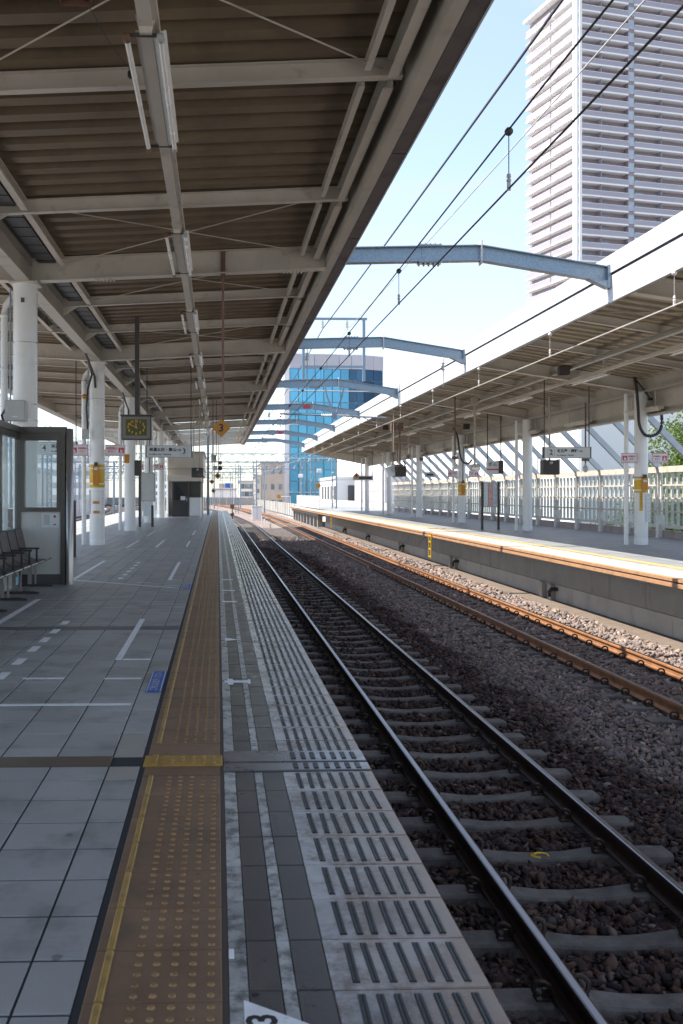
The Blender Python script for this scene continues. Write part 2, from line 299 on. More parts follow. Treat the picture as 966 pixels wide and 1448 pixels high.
    def mesh(s, name, mats, org=(0, 0, 0), smooth=False):
        me = bpy.data.meshes.new(name); o = Vector(org)
        me.from_pydata([tuple(Vector(v) - o) for v in s.v], [], s.f)
        mats = mats if isinstance(mats, (list, tuple)) else [mats]
        for mm in mats: me.materials.append(K[mm] if isinstance(mm, str) else mm)
        if len(mats) > 1: me.polygons.foreach_set('material_index', s.m)
        if smooth: me.polygons.foreach_set('use_smooth', [True] * len(me.polygons))
        me.update(); return me
def link(name, me, parent=None, loc=None, rot=None):
    o = bpy.data.objects.new(name, me); col.objects.link(o)
    if parent is not None: o.parent = parent
    if loc is not None: o.location = Vector(loc) - (wl(parent) if parent is not None else Vector((0, 0, 0)))
    if rot: o.rotation_euler = rot
    return o
def part(name, mb, mats, parent, smooth=False, label=None, kind=None):
    """a mesh given in world coordinates, made a child of an unrotated thing"""
    o = link(name, mb.mesh(name, mats, wl(parent), smooth), parent)
    if label: o['label'] = label
    if kind: o['kind'] = kind
    return o
def tag(o, label=None, cat=None, group=None, kind=None):
    for k, v in (('label', label), ('category', cat), ('group', group), ('kind', kind)):
        if v: o[k] = v
    return o
def thing(name, label, cat, loc=(0, 0, 0), group=None, rz=0):
    o = link(name, None, None, loc); o.rotation_euler = (0, 0, rz); o.empty_display_size = .2; return tag(o, label, cat, group)
def solo(name, mb, mats, label, cat, loc=(0, 0, 0), group=None, smooth=False):
    o = link(name, mb.mesh(name, mats, loc, smooth), None, loc); return tag(o, label, cat, group)
def struct(name, mb, mats, label=None):
    o = link(name, mb.mesh(name, mats)); o['kind'] = 'structure'
    if label: o['label'] = label
    return o
ORD = ['nearest', 'second nearest', 'third nearest', 'fourth nearest', 'fifth nearest', 'sixth nearest', 'seventh nearest', 'eighth nearest', 'ninth nearest', 'tenth nearest',
       'eleventh nearest', 'twelfth nearest', 'thirteenth nearest', 'fourteenth nearest', 'fifteenth nearest', 'sixteenth nearest']
TXT = {}
def text_mesh(body, size, m, plane='xz', align='CENTER', bold=0.):
    key = (body, size, m, plane, align, bold)
    if key in TXT: return TXT[key]
    cu = bpy.data.curves.new('lettering', 'FONT'); cu.body = body; cu.size = size; cu.align_x = align; cu.align_y = 'CENTER'; cu.resolution_u = 2; cu.offset = bold
    o = bpy.data.objects.new('lettering', cu); col.objects.link(o); bpy.context.view_layer.update()
    me = bpy.data.meshes.new_from_object(o.evaluated_get(bpy.context.evaluated_depsgraph_get())); bpy.data.objects.remove(o)
    n = len(me.vertices); a = np.zeros(n * 3); me.vertices.foreach_get('co', a); a = a.reshape(-1, 3)
    if plane == 'xz': a = np.stack([a[:, 0], np.zeros(n), a[:, 1]], 1)
    if plane == 'yx': a = np.stack([-a[:, 1], a[:, 0], np.zeros(n)], 1)      # on the floor, read from the right-hand side
    if plane == 'yx-': a = np.stack([a[:, 1], -a[:, 0], np.zeros(n)], 1)
    me.vertices.foreach_set('co', a.ravel()); me.materials.clear(); me.materials.append(K[m]); me.update(); TXT[key] = me; return me
def text(parent, body, size, m, loc, plane='xz', align='CENTER', bold=0., name='lettering'):
    return link(name, text_mesh(body, size, m, plane, align, bold), parent, loc)

# ================================================================== THE SETTING
struct('ground', MB().quad((-2500, -600, -9), (2500, -600, -9), (2500, 3500, -9), (-2500, 3500, -9)), 'city')
struct('viaduct', MB().box(-40, 15.2, -12, 420, -3.2, -1.62), 'deck')
TOP3, TOP2 = -1.127, -1.127           # rail head heights of the two tracks beside the platforms
def c3(y): return 2.41 - (max(0, y - 65) ** 2) / 1700
def c2(y): return 6.13 - (max(0, y - 70) ** 2) / 3200
def c4(y): return -8.55 - (max(0, y - 65) ** 2) / 1700
def c5(y): return -12.4 - (max(0, y - 65) ** 2) / 1700
# ballast: an uneven bed plus loose stones
def bed_z(x, y): return -1.365 + .012 * math.sin(x * 5.1 + y * 1.7) * math.sin(y * 3.3) - .03 * math.exp(-((x - 4.3) / .5) ** 2)
b = MB(); xs = np.arange(-19, 8.01, .3); ys = np.concatenate([np.arange(-4, 40, .4), np.arange(40, 300, 4)])
for yy in ys:
    for xx in xs: b.v.append((xx, yy, bed_z(xx, yy)))
nx = len(xs)
for j in range(len(ys) - 1):
    for i in range(nx - 1): b.f.append((j * nx + i, j * nx + i + 1, (j + 1) * nx + i + 1, (j + 1) * nx + i)); b.m.append(0)
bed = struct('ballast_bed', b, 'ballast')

SP = .68; S0 = 5.02                    # sleeper pitch and phase
def stones():
    import bmesh
    shapes = []
    for k in range(26):
        bm = bmesh.new(); q = rng.uniform(-1, 1, (11, 3)); q /= np.maximum(.78, np.abs(q).max(1))[:, None] ** .8
        q = q * np.array([1.25, .95, .72]) * rng.uniform(.8, 1.2, 3)
        vs = [bm.verts.new(p) for p in q]; r_ = bmesh.ops.convex_hull(bm, input=vs); bmesh.ops.delete(bm, geom=list({e for e in r_['geom_interior'] if isinstance(e, bmesh.types.BMVert)}), context='VERTS')
        bmesh.ops.triangulate(bm, faces=bm.faces[:]); bm.verts.index_update(); shapes.append((np.array([v.co[:] for v in bm.verts]), np.array([[v.index for v in f.verts] for f in bm.faces]))); bm.free()
    P = []; S = []
    for (y0, y1, dens, s0, s1) in ((2.0, 9, 860, .016, .034), (9, 16, 560, .020, .037), (16, 30, 330, .024, .043), (30, 58, 120, .036, .062)):
        A = (7.9 - .8) * (y1 - y0); n = int(A * dens); x = rng.uniform(.8, 7.82, n); y = rng.uniform(y0, y1, n); s = rng.uniform(s0, s1, n) * rng.choice([.65, .85, 1, 1, 1.2, 1.5], n)
        P.append(np.stack([x, y], 1)); S.append(s)
    P = np.concatenate(P); S = np.concatenate(S)
    x, y = P[:, 0], P[:, 1]
    keep = np.ones(len(x), bool)
    fr = np.abs((y - S0 + SP / 2) % SP - SP / 2)
    for tc in (2.41, 6.13):
        keep &= ~((np.abs(x - tc) < 1.0 + S * .5) & (fr < .115 + S * .45))          # on a sleeper
        for r_ in (-.566, .566): keep &= ~(np.abs(x - tc - r_) < .085)                # under a rail
    inx = np.minimum(np.abs(x - 2.41), np.abs(x - 6.13))
    z = -1.362 + S * .28 + rng.uniform(-.012, .022, len(x)) + np.where(inx < 1.0, 0, .022) - .035 * np.exp(-((x - 4.3) / .5) ** 2)
    z = np.where(x > 7.0, z + .03, z)
    x, y, z, S = x[keep], y[keep], z[keep], S[keep]; n = len(x)
    kind = rng.integers(0, 26, n); tone = np.clip(rng.beta(1.6, 1.9, n), 0, 1); a, t, u = rng.uniform(0, 6.28, n), rng.normal(0, .5, n), rng.normal(0, .5, n); VV = []; FF = []; TT = []; base = 0
    for k in range(26):
        i = np.where(kind == k)[0]; sv, sf = shapes[k]; sh = sv[None] * S[i][:, None, None]; m = len(i)
        ca, sa = np.cos(a[i])[:, None], np.sin(a[i])[:, None]; ct, s_t = np.cos(t[i])[:, None], np.sin(t[i])[:, None]; cu, su = np.cos(u[i])[:, None], np.sin(u[i])[:, None]
        X, Y, Z = sh[..., 0], sh[..., 1], sh[..., 2]
        Y, Z = Y * ct - Z * s_t, Y * s_t + Z * ct; X, Z = X * cu - Z * su, X * su + Z * cu; X, Y = X * ca - Y * sa, X * sa + Y * ca
        VV.append(np.stack([X + x[i][:, None], Y + y[i][:, None], Z + z[i][:, None]], 2).reshape(-1, 3)); FF.append((sf[None] + (np.arange(m) * len(sv))[:, None, None]).reshape(-1, 3) + base); TT.append(np.repeat(tone[i], len(sf))); base += m * len(sv)
    V = np.concatenate(VV); F = np.concatenate(FF); TT = np.concatenate(TT)
    me = bpy.data.meshes.new('ballast_stones'); me.vertices.add(len(V)); me.vertices.foreach_set('co', V.ravel().astype(np.float32))
    me.loops.add(F.size); me.loops.foreach_set('vertex_index', F.ravel().astype(np.int32)); me.polygons.add(len(F))
    me.polygons.foreach_set('loop_start', (np.arange(len(F)) * 3).astype(np.int32)); me.update(calc_edges=True)
    at = me.attributes.new('tone', 'FLOAT', 'FACE'); at.data.foreach_set('value', TT.astype(np.float32))
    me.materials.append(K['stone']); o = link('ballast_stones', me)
    tag(o, 'loose crushed stone ballast around and between the two tracks', 'ballast', kind='stuff'); return o
stones()

# ------------------------------------------------------------------ railway tracks
RAILP = [(-.0635, 0), (.0635, 0), (.0635, .011), (.022, .026), (.009, .036), (.008, .098), (.030, .108), (.0325, .117), (.0325, .140), (.027, .150), (.018, .153),
         (-.018, .153), (-.027, .150), (-.0325, .140), (-.0325, .117), (-.030, .108), (-.008, .098), (-.009, .036), (-.022, .026), (-.0635, .011)]
def rail_mb(cf, off, top, y0, y1):
    b = MB(); n = len(RAILP); Y = [y0, min(64, y1)] + list(np.arange(68, y1, 4)) if y1 > 66 else [y0, y1]
    for yy in Y:
        for px, pz in RAILP: b.v.append((cf(yy) + off + px, yy, top - .153 + pz))
    for j in range(len(Y) - 1):
        for k in range(n): b.f.append((j * n + k, j * n + (k + 1) % n, (j + 1) * n + (k + 1) % n, (j + 1) * n + k)); b.m.append(1 if k in (10, 11) else 0)
    b.f.append(tuple(range(n))); b.m.append(0)
    return b
def sleeper_mesh():
    b = MB(); sec = [(-1.0, -.002, .10), (-.78, .0, .105), (-.45, -.004, .10), (-.2, -.030, .088), (0, -.036, .085), (.2, -.030, .088), (.45, -.004, .10), (.78, 0, .105), (1.0, -.002, .10)]
    for x, z, w in sec:
        for yy, zz in ((-w - .025, -.16), (-w, z - .014), (-w + .014, z), (w - .014, z), (w, z - .014), (w + .025, -.16)): b.v.append((x, yy, zz))
    for j in range(len(sec) - 1):
        for k in range(5): b.f.append((j * 6 + k, j * 6 + k + 1, (j + 1) * 6 + k + 1, (j + 1) * 6 + k)); b.m.append(0)
    b.f.append((0, 5, 4, 3, 2, 1)); b.m.append(0); e = (len(sec) - 1) * 6; b.f.append(tuple(e + k for k in range(6))); b.m.append(0)
    return b.mesh('sleeper', 'sleeper')
SLEEPER = sleeper_mesh()
def clip_mesh():
    b = MB(); b.torus((-.012, 0, .050), .046, .014, (.30, 1, .25), 12, 6); b.box(-.05, .045, -.035, .035, -.003, .012); b.tube((.02, 0, .02), (.07, 0, .026), .010, 5); b.tube((0, 0, .01), (0, 0, .055), .013, 6)
    return b.mesh('rail_clip', 'clip', smooth=False)
CLIP = clip_mesh()
SB = MB(); SB.box(-1, 1, -.11, .11, -.16, -.004)
def track(name, label, cf, top, y0, y1, n_ind, clip_to, clip_from=0, side='rust'):
    t = thing(name, label, 'railway track', (cf(0), y0, top - .165))
    for off in (-.566, .566): part('rail', rail_mb(cf, off, top, y0, y1), [side, 'rail_top'], t)
    far = MB(); k0 = math.ceil((y0 - S0) / SP); k = k0
    while S0 + k * SP < y1:
        yy = S0 + k * SP; zz = top - .165
        if k - k0 < n_ind:
            s = link('sleeper', SLEEPER, t, (cf(yy), yy, zz), (0, 0, random.uniform(-.006, .006)))
            if clip_from < yy < clip_to:
                for off in (-.566, .566):
                    for sd in (-1, 1):
                        c = link('rail_clip', CLIP, s, (cf(yy) + off + sd * .098, yy + .02 * sd, zz), (0, 0, 0 if sd < 0 else math.pi))
        else: far.box(cf(yy) - 1, cf(yy) + 1, yy - .11, yy + .11, zz - .16, zz - .004)
        k += 1
    if far.v: part('sleepers', far, 'sleeper', t, kind='stuff')
    return t
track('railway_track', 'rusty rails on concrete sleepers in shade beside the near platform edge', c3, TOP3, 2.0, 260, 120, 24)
track('railway_track', 'sunlit orange rusted rails running along the far platform wall', c2, TOP2, 4.0, 260, 120, 34, 10, 'rust_sunlit')
track('railway_track', 'rusty track beyond the left edge of the near platform', c4, TOP3, 20, 240, 0, 0)
track('railway_track', 'farthest left rusty track seen between the white columns', c5, TOP3, 20, 240, 0, 0)
# yellow paint mark on one sleeper
b = MB(); 
for k in range(14):
    a0 = -.6 + k * .36; b.tube((2.44 + .055 * math.cos(a0) * (1 if k < 9 else 1.4), S0 + 3 * SP + .045 * math.sin(a0), TOP3 - .199), (2.44 + .055 * math.cos(a0 + .36), S0 + 3 * SP + .045 * math.sin(a0 + .36), TOP3 - .199), .010, 5)
solo('paint_mark', b, 'yellow', 'smudged yellow painted figure on one sleeper between the near rails', 'paint mark', (2.44, S0 + 3 * SP, TOP3 - .2))

# ------------------------------------------------------------------ near island platform
PE = .784; PL = -6.98                   # right and left edges of the island
plat = struct('platform', MB().box(PL + .12, PE - .12, -6, 75.4, -1.5, -.0045).box(PE - .12, PE - .02, -6, 75.4, -.26, -.0045).box(PL + .02, PL + .12, -6, 75.4, -.26, -.0045), 'grout')
JY0, JY1 = 4.86, 5.17                   # expansion joint across the platform
# grey floor tiles
def rows(phase, y0, y1): return [phase + .3 * k for k in range(math.ceil((y0 - phase) / .3), math.floor((y1 - phase) / .3))]
colsX = [-.397, -.561] + [-.861 - .3 * k for k in range(19)]
colsX.append(-6.62)
meshes = {}
def tile_mesh(w, l, m):
    key = (round(w, 3), round(l, 3), m)
    if key not in meshes: meshes[key] = MB().ctile(-w / 2, w / 2, -l / 2, l / 2, -.045, 0, .003).mesh('floor_tile', m)
    return meshes[key]
cand = []; far = MB(); G = .009
def frame_left(y): return -.2307 * y - .35
for yr in rows(2.57, 1.9, 75.3):
    for i in range(len(colsX) - 1):
        x1, x0 = colsX[i], colsX[i + 1]; a, c = yr, yr + .3
        if a < JY0 + .04 < c or (a >= JY0 and c <= JY1): 
            if a < JY0 + .04 < c: c = JY0 + .04
            else: continue
        elif a < JY1 - .1 < c: a = JY1 - .1
        cx = (x0 + x1) / 2; cy = (a + c) / 2
        if c - a < .03: continue
        if -.45 < frame_left(cy) - x1 < 0 or x1 > frame_left(cy): cand.append((cy, cx, x0, x1, a, c))
        else: far.ctile(x0 + G / 2, x1 - G / 2, a + G * .72, c - G * .72, -.045, 0, .003)
cand.sort()
for k, (cy, cx, x0, x1, a, c) in enumerate(cand):
    if k < 292:
        m = 'tile_light' if (x1 == -.397 and (abs(cy - 4.72) < .2 or abs(cy - 5.25) < .25)) else 'tile'
        o = link('floor_tile', tile_mesh(x1 - x0 - G, c - a - G * 1.44, m), plat, (cx, cy, random.uniform(-.0006, .0006)))
        o.rotation_euler = (random.gauss(0, .0012), random.gauss(0, .0012), 0)
    else: far.ctile(x0 + G / 2, x1 - G / 2, a + G * .72, c - G * .72, -.045, 0, .003)
part('floor_tiles', far, 'tile', plat, kind='stuff')
# brown tactile tiles with five by five domes and a bar along the inner side
def tactile(l):
    b = MB(); b.ctile(-.193, .193, -l / 2, l / 2, -.045, .002, .003)
    for i in range(5):
        for j in range(round(l / .06)):
            x = -.193 + .1365 + .0545 * i; y = -l / 2 + .03 + .06 * j; k = len(b.v); n = 8
            for r, z in ((.0125, .0015), (.0095, .0055), (.006, .0068)):
                for q in range(n): a = 6.2832 * q / n; b.v.append((x + r * math.cos(a), y + r * math.sin(a), z))
            for lv in range(2):
                for q in range(n): b.f.append((k + lv * n + q, k + lv * n + (q + 1) % n, k + (lv + 1) * n + (q + 1) % n, k + (lv + 1) * n + q)); b.m.append(1)
            b.f.append(tuple(k + 2 * n + q for q in range(n))); b.m.append(1)
    b.prism([(-.1635, .0015), (-.1375, .0015), (-.143, .0075), (-.158, .0075)], -l / 2 + .004, l / 2 - .004, m=2)
    return b.mesh('tactile_tile', ['tactile', 'dome', 'bar'])
TAC = tactile(.296); TX = (-.3735 + .0128) / 2
for yr in rows(2.62, 1.9, 75.1):
    if yr + .3 <= JY0 + .02 or yr >= JY1 - .12:
        o = link('tactile_tile', TAC, plat, (TX, yr + .15, random.uniform(-.0006, .0006)))
o = part('tactile_tile', MB().box(TX - .193, TX + .193, 4.725, 4.90, -.045, .001), 'tactile', plat)
part('tactile_tile', MB().box(TX - .193, TX + .193, 5.07, 5.318, -.045, .001), 'tactile', plat)
b = MB().ctile(TX - .205, TX + .205, 4.885, 5.065, -.03, .009, .004)
for i in range(5):
    for j in range(3): b.lathe([(.013, .008), (.010, .013), (0.001, .0145)], (TX - .0565 + .0545 * i, 4.918 + .055 * j, 0), 8, m=1)
b.prism([(TX - .168, .008), (TX - .134, .008), (TX - .138, .016), (TX - .164, .016)], 4.89, 5.06, m=1)
part('joint_cover', b, ['yellow_cover', 'bar'], plat, label='bright yellow cover strip bridging the joint in the tactile paving')
part('filler_strip', MB().box(-.3965, -.374, -2, 75, -.04, -.0025), 'grout', plat)
part('filler_strip', MB().box(.0135, .0305, -2, 75, -.04, -.002), mat('brown_filler', (.075, .055, .045), .7), plat)
# joint covers across the floor
part('joint_cover', MB().ctile(-6.6, -.56, 4.89, 5.075, -.03, .004, .002), 'bronze_strip', plat)
part('joint_cover', MB().ctile(-.555, -.39, 4.905, 5.065, -.035, -.001, .002), 'grout', plat)
part('joint_cover', MB().ctile(.031, PE, 4.80, 4.925, -.045, .004, .002), 'steel_strip', plat)
part('joint_cover', MB().ctile(.031, PE, 4.955, 5.15, -.045, .004, .002), 'steel_strip', plat)
# painted strip blocks and edge slabs with rubber treads
strips = ((.031, .098 * .883 + .003, 'white_strip'), (.0895, .183, 'dark_strip'), (.183, .226, 'white_strip'), (.226, .3285, 'dark_strip'))
farS = {'white_strip': MB(), 'dark_strip': MB()}; farR = MB()
RX = [.402, .456, .506, .563, .618, .671, .724]
def rubber_mesh():
    b = MB(); L_ = .118
    for d in (-.0056, .0056): b.ctile(d - .0047, d + .0047, -L_, L_, -.002, .0045, .0018)
    b.box(-.011, .011, -L_, L_, -.002, .0015); return b.mesh('rubber_tread', 'rubber')
RUB = rubber_mesh(); SLAB = None
edge_rows = [y for y in rows(2.677, 1.9, 75.1) if y + .3 <= 4.80 or y >= 5.15]
edge_rows += [5.15]
SLB = {}
for yr in sorted(edge_rows):
    l = (5.377 - 5.15) if yr == 5.15 else .3
    if 5.15 < yr < 5.37: continue
    if l not in SLB: SLB[l] = MB().ctile(-.2275, .2275, -l / 2 + .002, l / 2 - .002, -.16, 0, .004).mesh('edge_slab', 'slab')
    sl = link('edge_slab', SLB[l], plat, ((.3285 + PE) / 2, yr + l / 2, random.uniform(-.0012, .0012)), (random.gauss(0, .002), random.gauss(0, .002), 0))
    if yr < 9.2:
        for rx in RX: link('rubber_tread', RUB, sl, (rx, yr + l / 2, .0005), (0, 0, random.gauss(0, .01)))
        for x0, x1, m in strips: link('strip_block', tile_mesh(x1 - x0 - .003, l - .004, m), plat, ((x0 + x1) / 2, yr + l / 2, random.uniform(-.001, .001)))
    else:
        for rx in RX: farR.box(rx - .0115, rx + .0115, yr + .032, yr + .268, -.002, .004)
        for x0, x1, m in strips: farS[m].ctile(x0 + .0015, x1 - .0015, yr + .002, yr + .298, -.045, 0, .003)
for m in farS: part('strip_blocks', farS[m], m, plat, kind='stuff')
part('rubber_treads', farR, 'rubber', plat, kind='stuff')
for rx in RX:
    for yc, hl in ((4.8625, .045), (5.05, .06)): part('rubber_tread', MB().ctile(rx - .0125, rx + .0125, yc - hl, yc + hl, .002, .0085, .002), 'rubber', plat)
# left side of the island, mirrored edge
lft = MB()
for yr in rows(2.62, 20, 75.1): lft.ctile(-6.62, -6.45, yr + .002, yr + .298, -.045, .003, .003)
part('edge_slab', MB().box(PL, -6.64, -6, 75.4, -.16, 0), 'slab', plat)
# ---- floor markings
def mark(pts, label, w=.06, m='paint', cat='floor marking'):
    b = MB()
    for (x0, y0), (x1, y1) in pts:
        if abs(x1 - x0) > abs(y1 - y0): b.box(min(x0, x1), max(x0, x1), (y0 + y1) / 2 - w / 2, (y0 + y1) / 2 + w / 2, .0022, .0042)
        else: b.box((x0 + x1) / 2 - w / 2, (x0 + x1) / 2 + w / 2, min(y0, y1), max(y0, y1), .0022, .0042)
    (x0, y0) = pts[0][0]; return solo('floor_marking', b, m, label, cat, (x0, y0, 0))
mark([((-1.62, 6.32), (-.58, 6.32))], 'long white queue line painted across the grey tiles in the foreground', .06)
mark([((-1.48, 7.22), (-1.17, 7.22))], 'short white dash left of the corner mark, behind the long white line', .05)
mark([((-.86, 7.2), (-.58, 7.2))], 'short white dash directly beside the large blue floor sign', .05)
mark([((-.84, 8.0), (-.84, 10.6)), ((-.80, 8.02), (-.57, 8.02))], 'nearest white L-shaped corner line on the grey tiles', .055)
for k, yy in enumerate((7.34, 7.95, 8.59, 9.12, 9.68, 10.31)):
    mark([((-1.66, yy - .14), (-1.66, yy + .14))], ORD[k].capitalize() + ' white dash of the near dashed queue line', .075)
mark([((-2.38, 10.0), (-2.38, 12.6))], 'white line cut by the left photo edge near the bench', .07)
mark([((-2.35, 15.4), (-2.35, 19.7)), ((-2.32, 15.38), (-.6, 15.38 - 1.2))][:1], 'long white side line of the queue box beyond the shelter', .07)
b = MB(); b.bar((-2.38, 15.4, 0), (-.6, 14.0, 0), .07, .0022, .0042); solo('floor_marking', b, 'paint', 'slanting white front line of the queue box beyond the shelter', 'floor marking', (-2.38, 15.4, 0))
for k, yy in enumerate((15.65, 16.35, 17.05, 17.75, 18.45, 19.1)):
    mark([((-1.6, yy - .15), (-1.6, yy + .15))], ORD[k].capitalize() + ' white dash of the dashed line beside the shelter post', .075)
mark([((-.78, 15.3), (-.78, 19.3)), ((-.75, 15.33), (-.58, 15.33))], 'second white L-shaped corner line, above the small blue floor sign', .055)
mark([((-1.27, 14.9), (-1.05, 14.9))], 'faint short white dash inside the shelter queue box', .05)
mark([((-.8, 14.35), (-.58, 14.35))], 'short white dash just left of the small blue sign', .05)
for (x, y0, y1, lb) in ((-2.34, 24.3, 28.2, 'left white line of the third queue box'), (-1.6, 24.5, 28.2, 'middle white line of the third queue box'), (-.82, 24.8, 27.8, 'right white line of the third queue box'),
                        (-2.31, 31.0, 35.0, 'left white line of the farthest queue box'), (-.84, 31.5, 35.6, 'right white line of the farthest queue box')):
    mark([((x, y0), (x, y1))], lb, .06)
mark([((-2.3, 23.6), (-.6, 23.6))], 'thin white cross line in front of the third queue box', .05)
def blue_sign(y0, y1, label):
    t = thing('floor_sign', label, 'floor sign', (-.4575, (y0 + y1) / 2, 0))
    part('panel', MB().box(-.515, -.40, y0, y1, .0022, .0046), 'blue_paint', t)
    part('border', MB().box(-.508, -.503, y0 + .01, y1 - .01, .0048, .0056).box(-.412, -.407, y0 + .01, y1 - .01, .0048, .0056), 'paint', t)
    text(t, '二列にお並びください', .068, 'paint', (-.4575, (y0 + y1) / 2, .0056), 'yx'); return t
blue_sign(6.70, 7.47, 'large blue floor sign with white vertical lettering beside the brown tactile paving')
blue_sign(13.9, 14.6, 'small distant blue floor sign beside the brown tactile paving')
t = thing('stop_mark', 'white triangular stop marker with the figure 3 on the platform edge strip', 'floor marking', (.09, 2.5, 0))
part('triangle', MB().prism([(.072, 2.625), (.072, 2.30), (.245, 2.50)], .0015, .0030, axis='z'), 'paint', t); text(t, '3', .115, 'black', (.122, 2.525, .0036), 'yx', bold=.003)
part('triangle_spot', MB().lathe([(.012, .0), (.001, .0)], (.105, 2.655, .0018), 8), 'black', t)
t = thing('stop_mark', 'white bar marker with arrow on the dark strip behind the steel joint', 'floor marking', (.16, 7.1, 0))
part('bar', MB().box(.05, .245, 7.02, 7.10, .0015, .003).box(.075, .115, 6.95, 7.16, .0015, .0031).box(.225, .245, 6.98, 7.14, .0015, .0031), 'paint', t)
t = thing('stop_mark', 'small white arrow marker farther along the dark strip', 'floor marking', (.12, 9.1, 0))
part('arrow', MB().prism([(.07, 9.2), (.07, 9.0), (.19, 9.08)], .0015, .003, axis='z'), 'paint', t)
for k, yy in enumerate((12.2, 13.6, 15.3)):
    solo('stop_mark', MB().box(.06, .25, yy, yy + .12, .0015, .003), 'paint', ['nearest', 'middle', 'farthest'][k] + ' faint white cross bar on the distant strip blocks', 'floor marking', (.06, yy, 0))
solo('stop_mark', MB().box(.034, .05, 2.86, 2.92, .0015, .003), 'paint', 'tiny white sticker beside the brown tactile paving in the foreground', 'sticker', (.04, 2.9, 0))
# a darker drain band across the floor
part('drain_cover', MB().ctile(-6.6, -.40, 9.78, 10.02, -.04, .0025, .002), mat('drain_slate', (.115, .12, .135), .45, v=.12, s=3), plat)

# ------------------------------------------------------------------ far platform
FE = 7.6; FZ = -.02
fplat = struct('far_platform', MB().box(FE + .87, 14.4, 2, 74, -1.6, FZ - .03).box(FE + .04, FE + .87, 2, 74, -.20, FZ - .03).box(FE + .3, 14.4, 74, 100, -.45, FZ - .03), 'concrete')
part('wall_ledge', MB().box(FE + .20, FE + .822, 2, 74, -1.5, -1.26), mat('dusty_ledge', (.135, .105, .085), .9, v=.2, s=4, b=.3, bs=80), fplat)
part('floor', MB().box(FE + .98, 14.35, 2, 100, FZ - .03, FZ), mat('far_floor_tile', (.20, .21, .22), .5, v=.12, s=1.2, cell=(0, 0, .3, .3, .1)), fplat)
part('edge_slab', MB().box(FE + .12, FE + .58, 2, 100, FZ - .03, FZ + .003), mat('far_edge_slab', (.40, .385, .36), .5, v=.14, s=3, cell=(0, 0, .06, .3, .16)), fplat)
part('tactile_line', MB().box(FE + .58, FE + .98, 2, 100, FZ - .03, FZ + .005), mat('far_tactile', (.46, .41, .34), .55, v=.16, s=3, cell=(0, 0, .06, .06, .15)), fplat)
part('tactile_line', MB().box(FE + 1.1, FE + 1.3, 2, 100, FZ - .02, FZ + .006), mat('far_tactile_line', (.50, .33, .13), .55, v=.16, s=3, cell=(0, 0, .06, .06, .15)), fplat)
part('coping', MB().box(FE, FE + .12, 2, 100, FZ - .045, FZ + .004), 'coping', fplat)
part('coping', MB().box(FE + .015, FE + .12, 2, 100, FZ - .075, FZ - .045), 'black_line', fplat)
part('coping', MB().box(FE - .01, FE + .12, 2, 100, FZ - .14, FZ - .075), 'coping', fplat)
UP = MB().box(-.02, .02, .003, 1.717, -.86, -.202).mesh('wall_panel', 'concrete'); LO = MB().box(-.02, .02, .003, 1.717, -1.5, -.875).mesh('wall_panel', 'concrete_l')
y = 6.35
while y < 72:
    link('wall_panel', UP, fplat, (FE + .848, y, 0)); link('wall_panel', LO, fplat, (FE + .854, y + .6, 0)); y += 1.72
for yc in (14.2, 23.8, 33.4, 43.0, 52.6, 62.2):
    for d in (-.32, .32): part('pillar', MB().box(FE + .72, FE + .826, yc + d - .13, yc + d + .13, -1.262, -.88), 'deck', fplat)
    b = MB().path([(FE + .84, yc - .6, -.98), (FE + .68, yc - .6, -.98), (FE + .62, yc - .6, -1.04), (FE + .62, yc - .6, -1.16)], .05, 8); part('drain_spout', b, 'cable', fplat, True)
for yc in np.arange(75, 100, 3.0): part('pier', MB().box(FE + .35, FE + .75, yc, yc + .4, -1.5, -.45), 'deck', fplat)
b = MB(); yy = 2
# small yellow service ladders on the far platform wall
def ladder(y, label):
    t = thing('platform_ladder', label, 'ladder', (FE - .06, y, -.98))
    for d in (-.17, .17): part('side_rail', MB().box(FE - .08, FE - .045, y + d - .018, y + d + .018, -.90, -.03), 'yellow', t)
    for z in (-.84, -.58, -.32, -.10): part('rung', MB().box(FE - .085, FE - .045, y - .152, y + .152, z - .015, z + .015), 'yellow', t)
    return t
ladder(33.3, 'short yellow ladder hung on the far platform wall in mid distance'); ladder(62.5, 'yellow ladder on the wall near the distant end of the far platform')
solo('cable', MB().path([(FE - .03, 34.2, -.2), (FE - .05, 34.7, -.32), (FE - .04, 35.6, -.62)], .012, 5), 'cable', 'dark cable drooping beside the yellow ladder on the far wall', 'cable', (FE, 34.5, -.5))
# fence-like steel parapet on the end of the far platform
t = thing('platform_fence', 'low white ribbed fence on the far end of the far platform', 'fence', (FE + .6, 92, 0))
for yc in np.arange(77, 99, 1.0): part('fence_panel', MB().box(FE + .70, FE + .74, yc + .01, yc + .98, .12, 1.12), 'white_fascia', t)
part('fence_rail', MB().box(FE + .69, FE + .76, 77, 99, 1.121, 1.17), 'white_fascia', t)

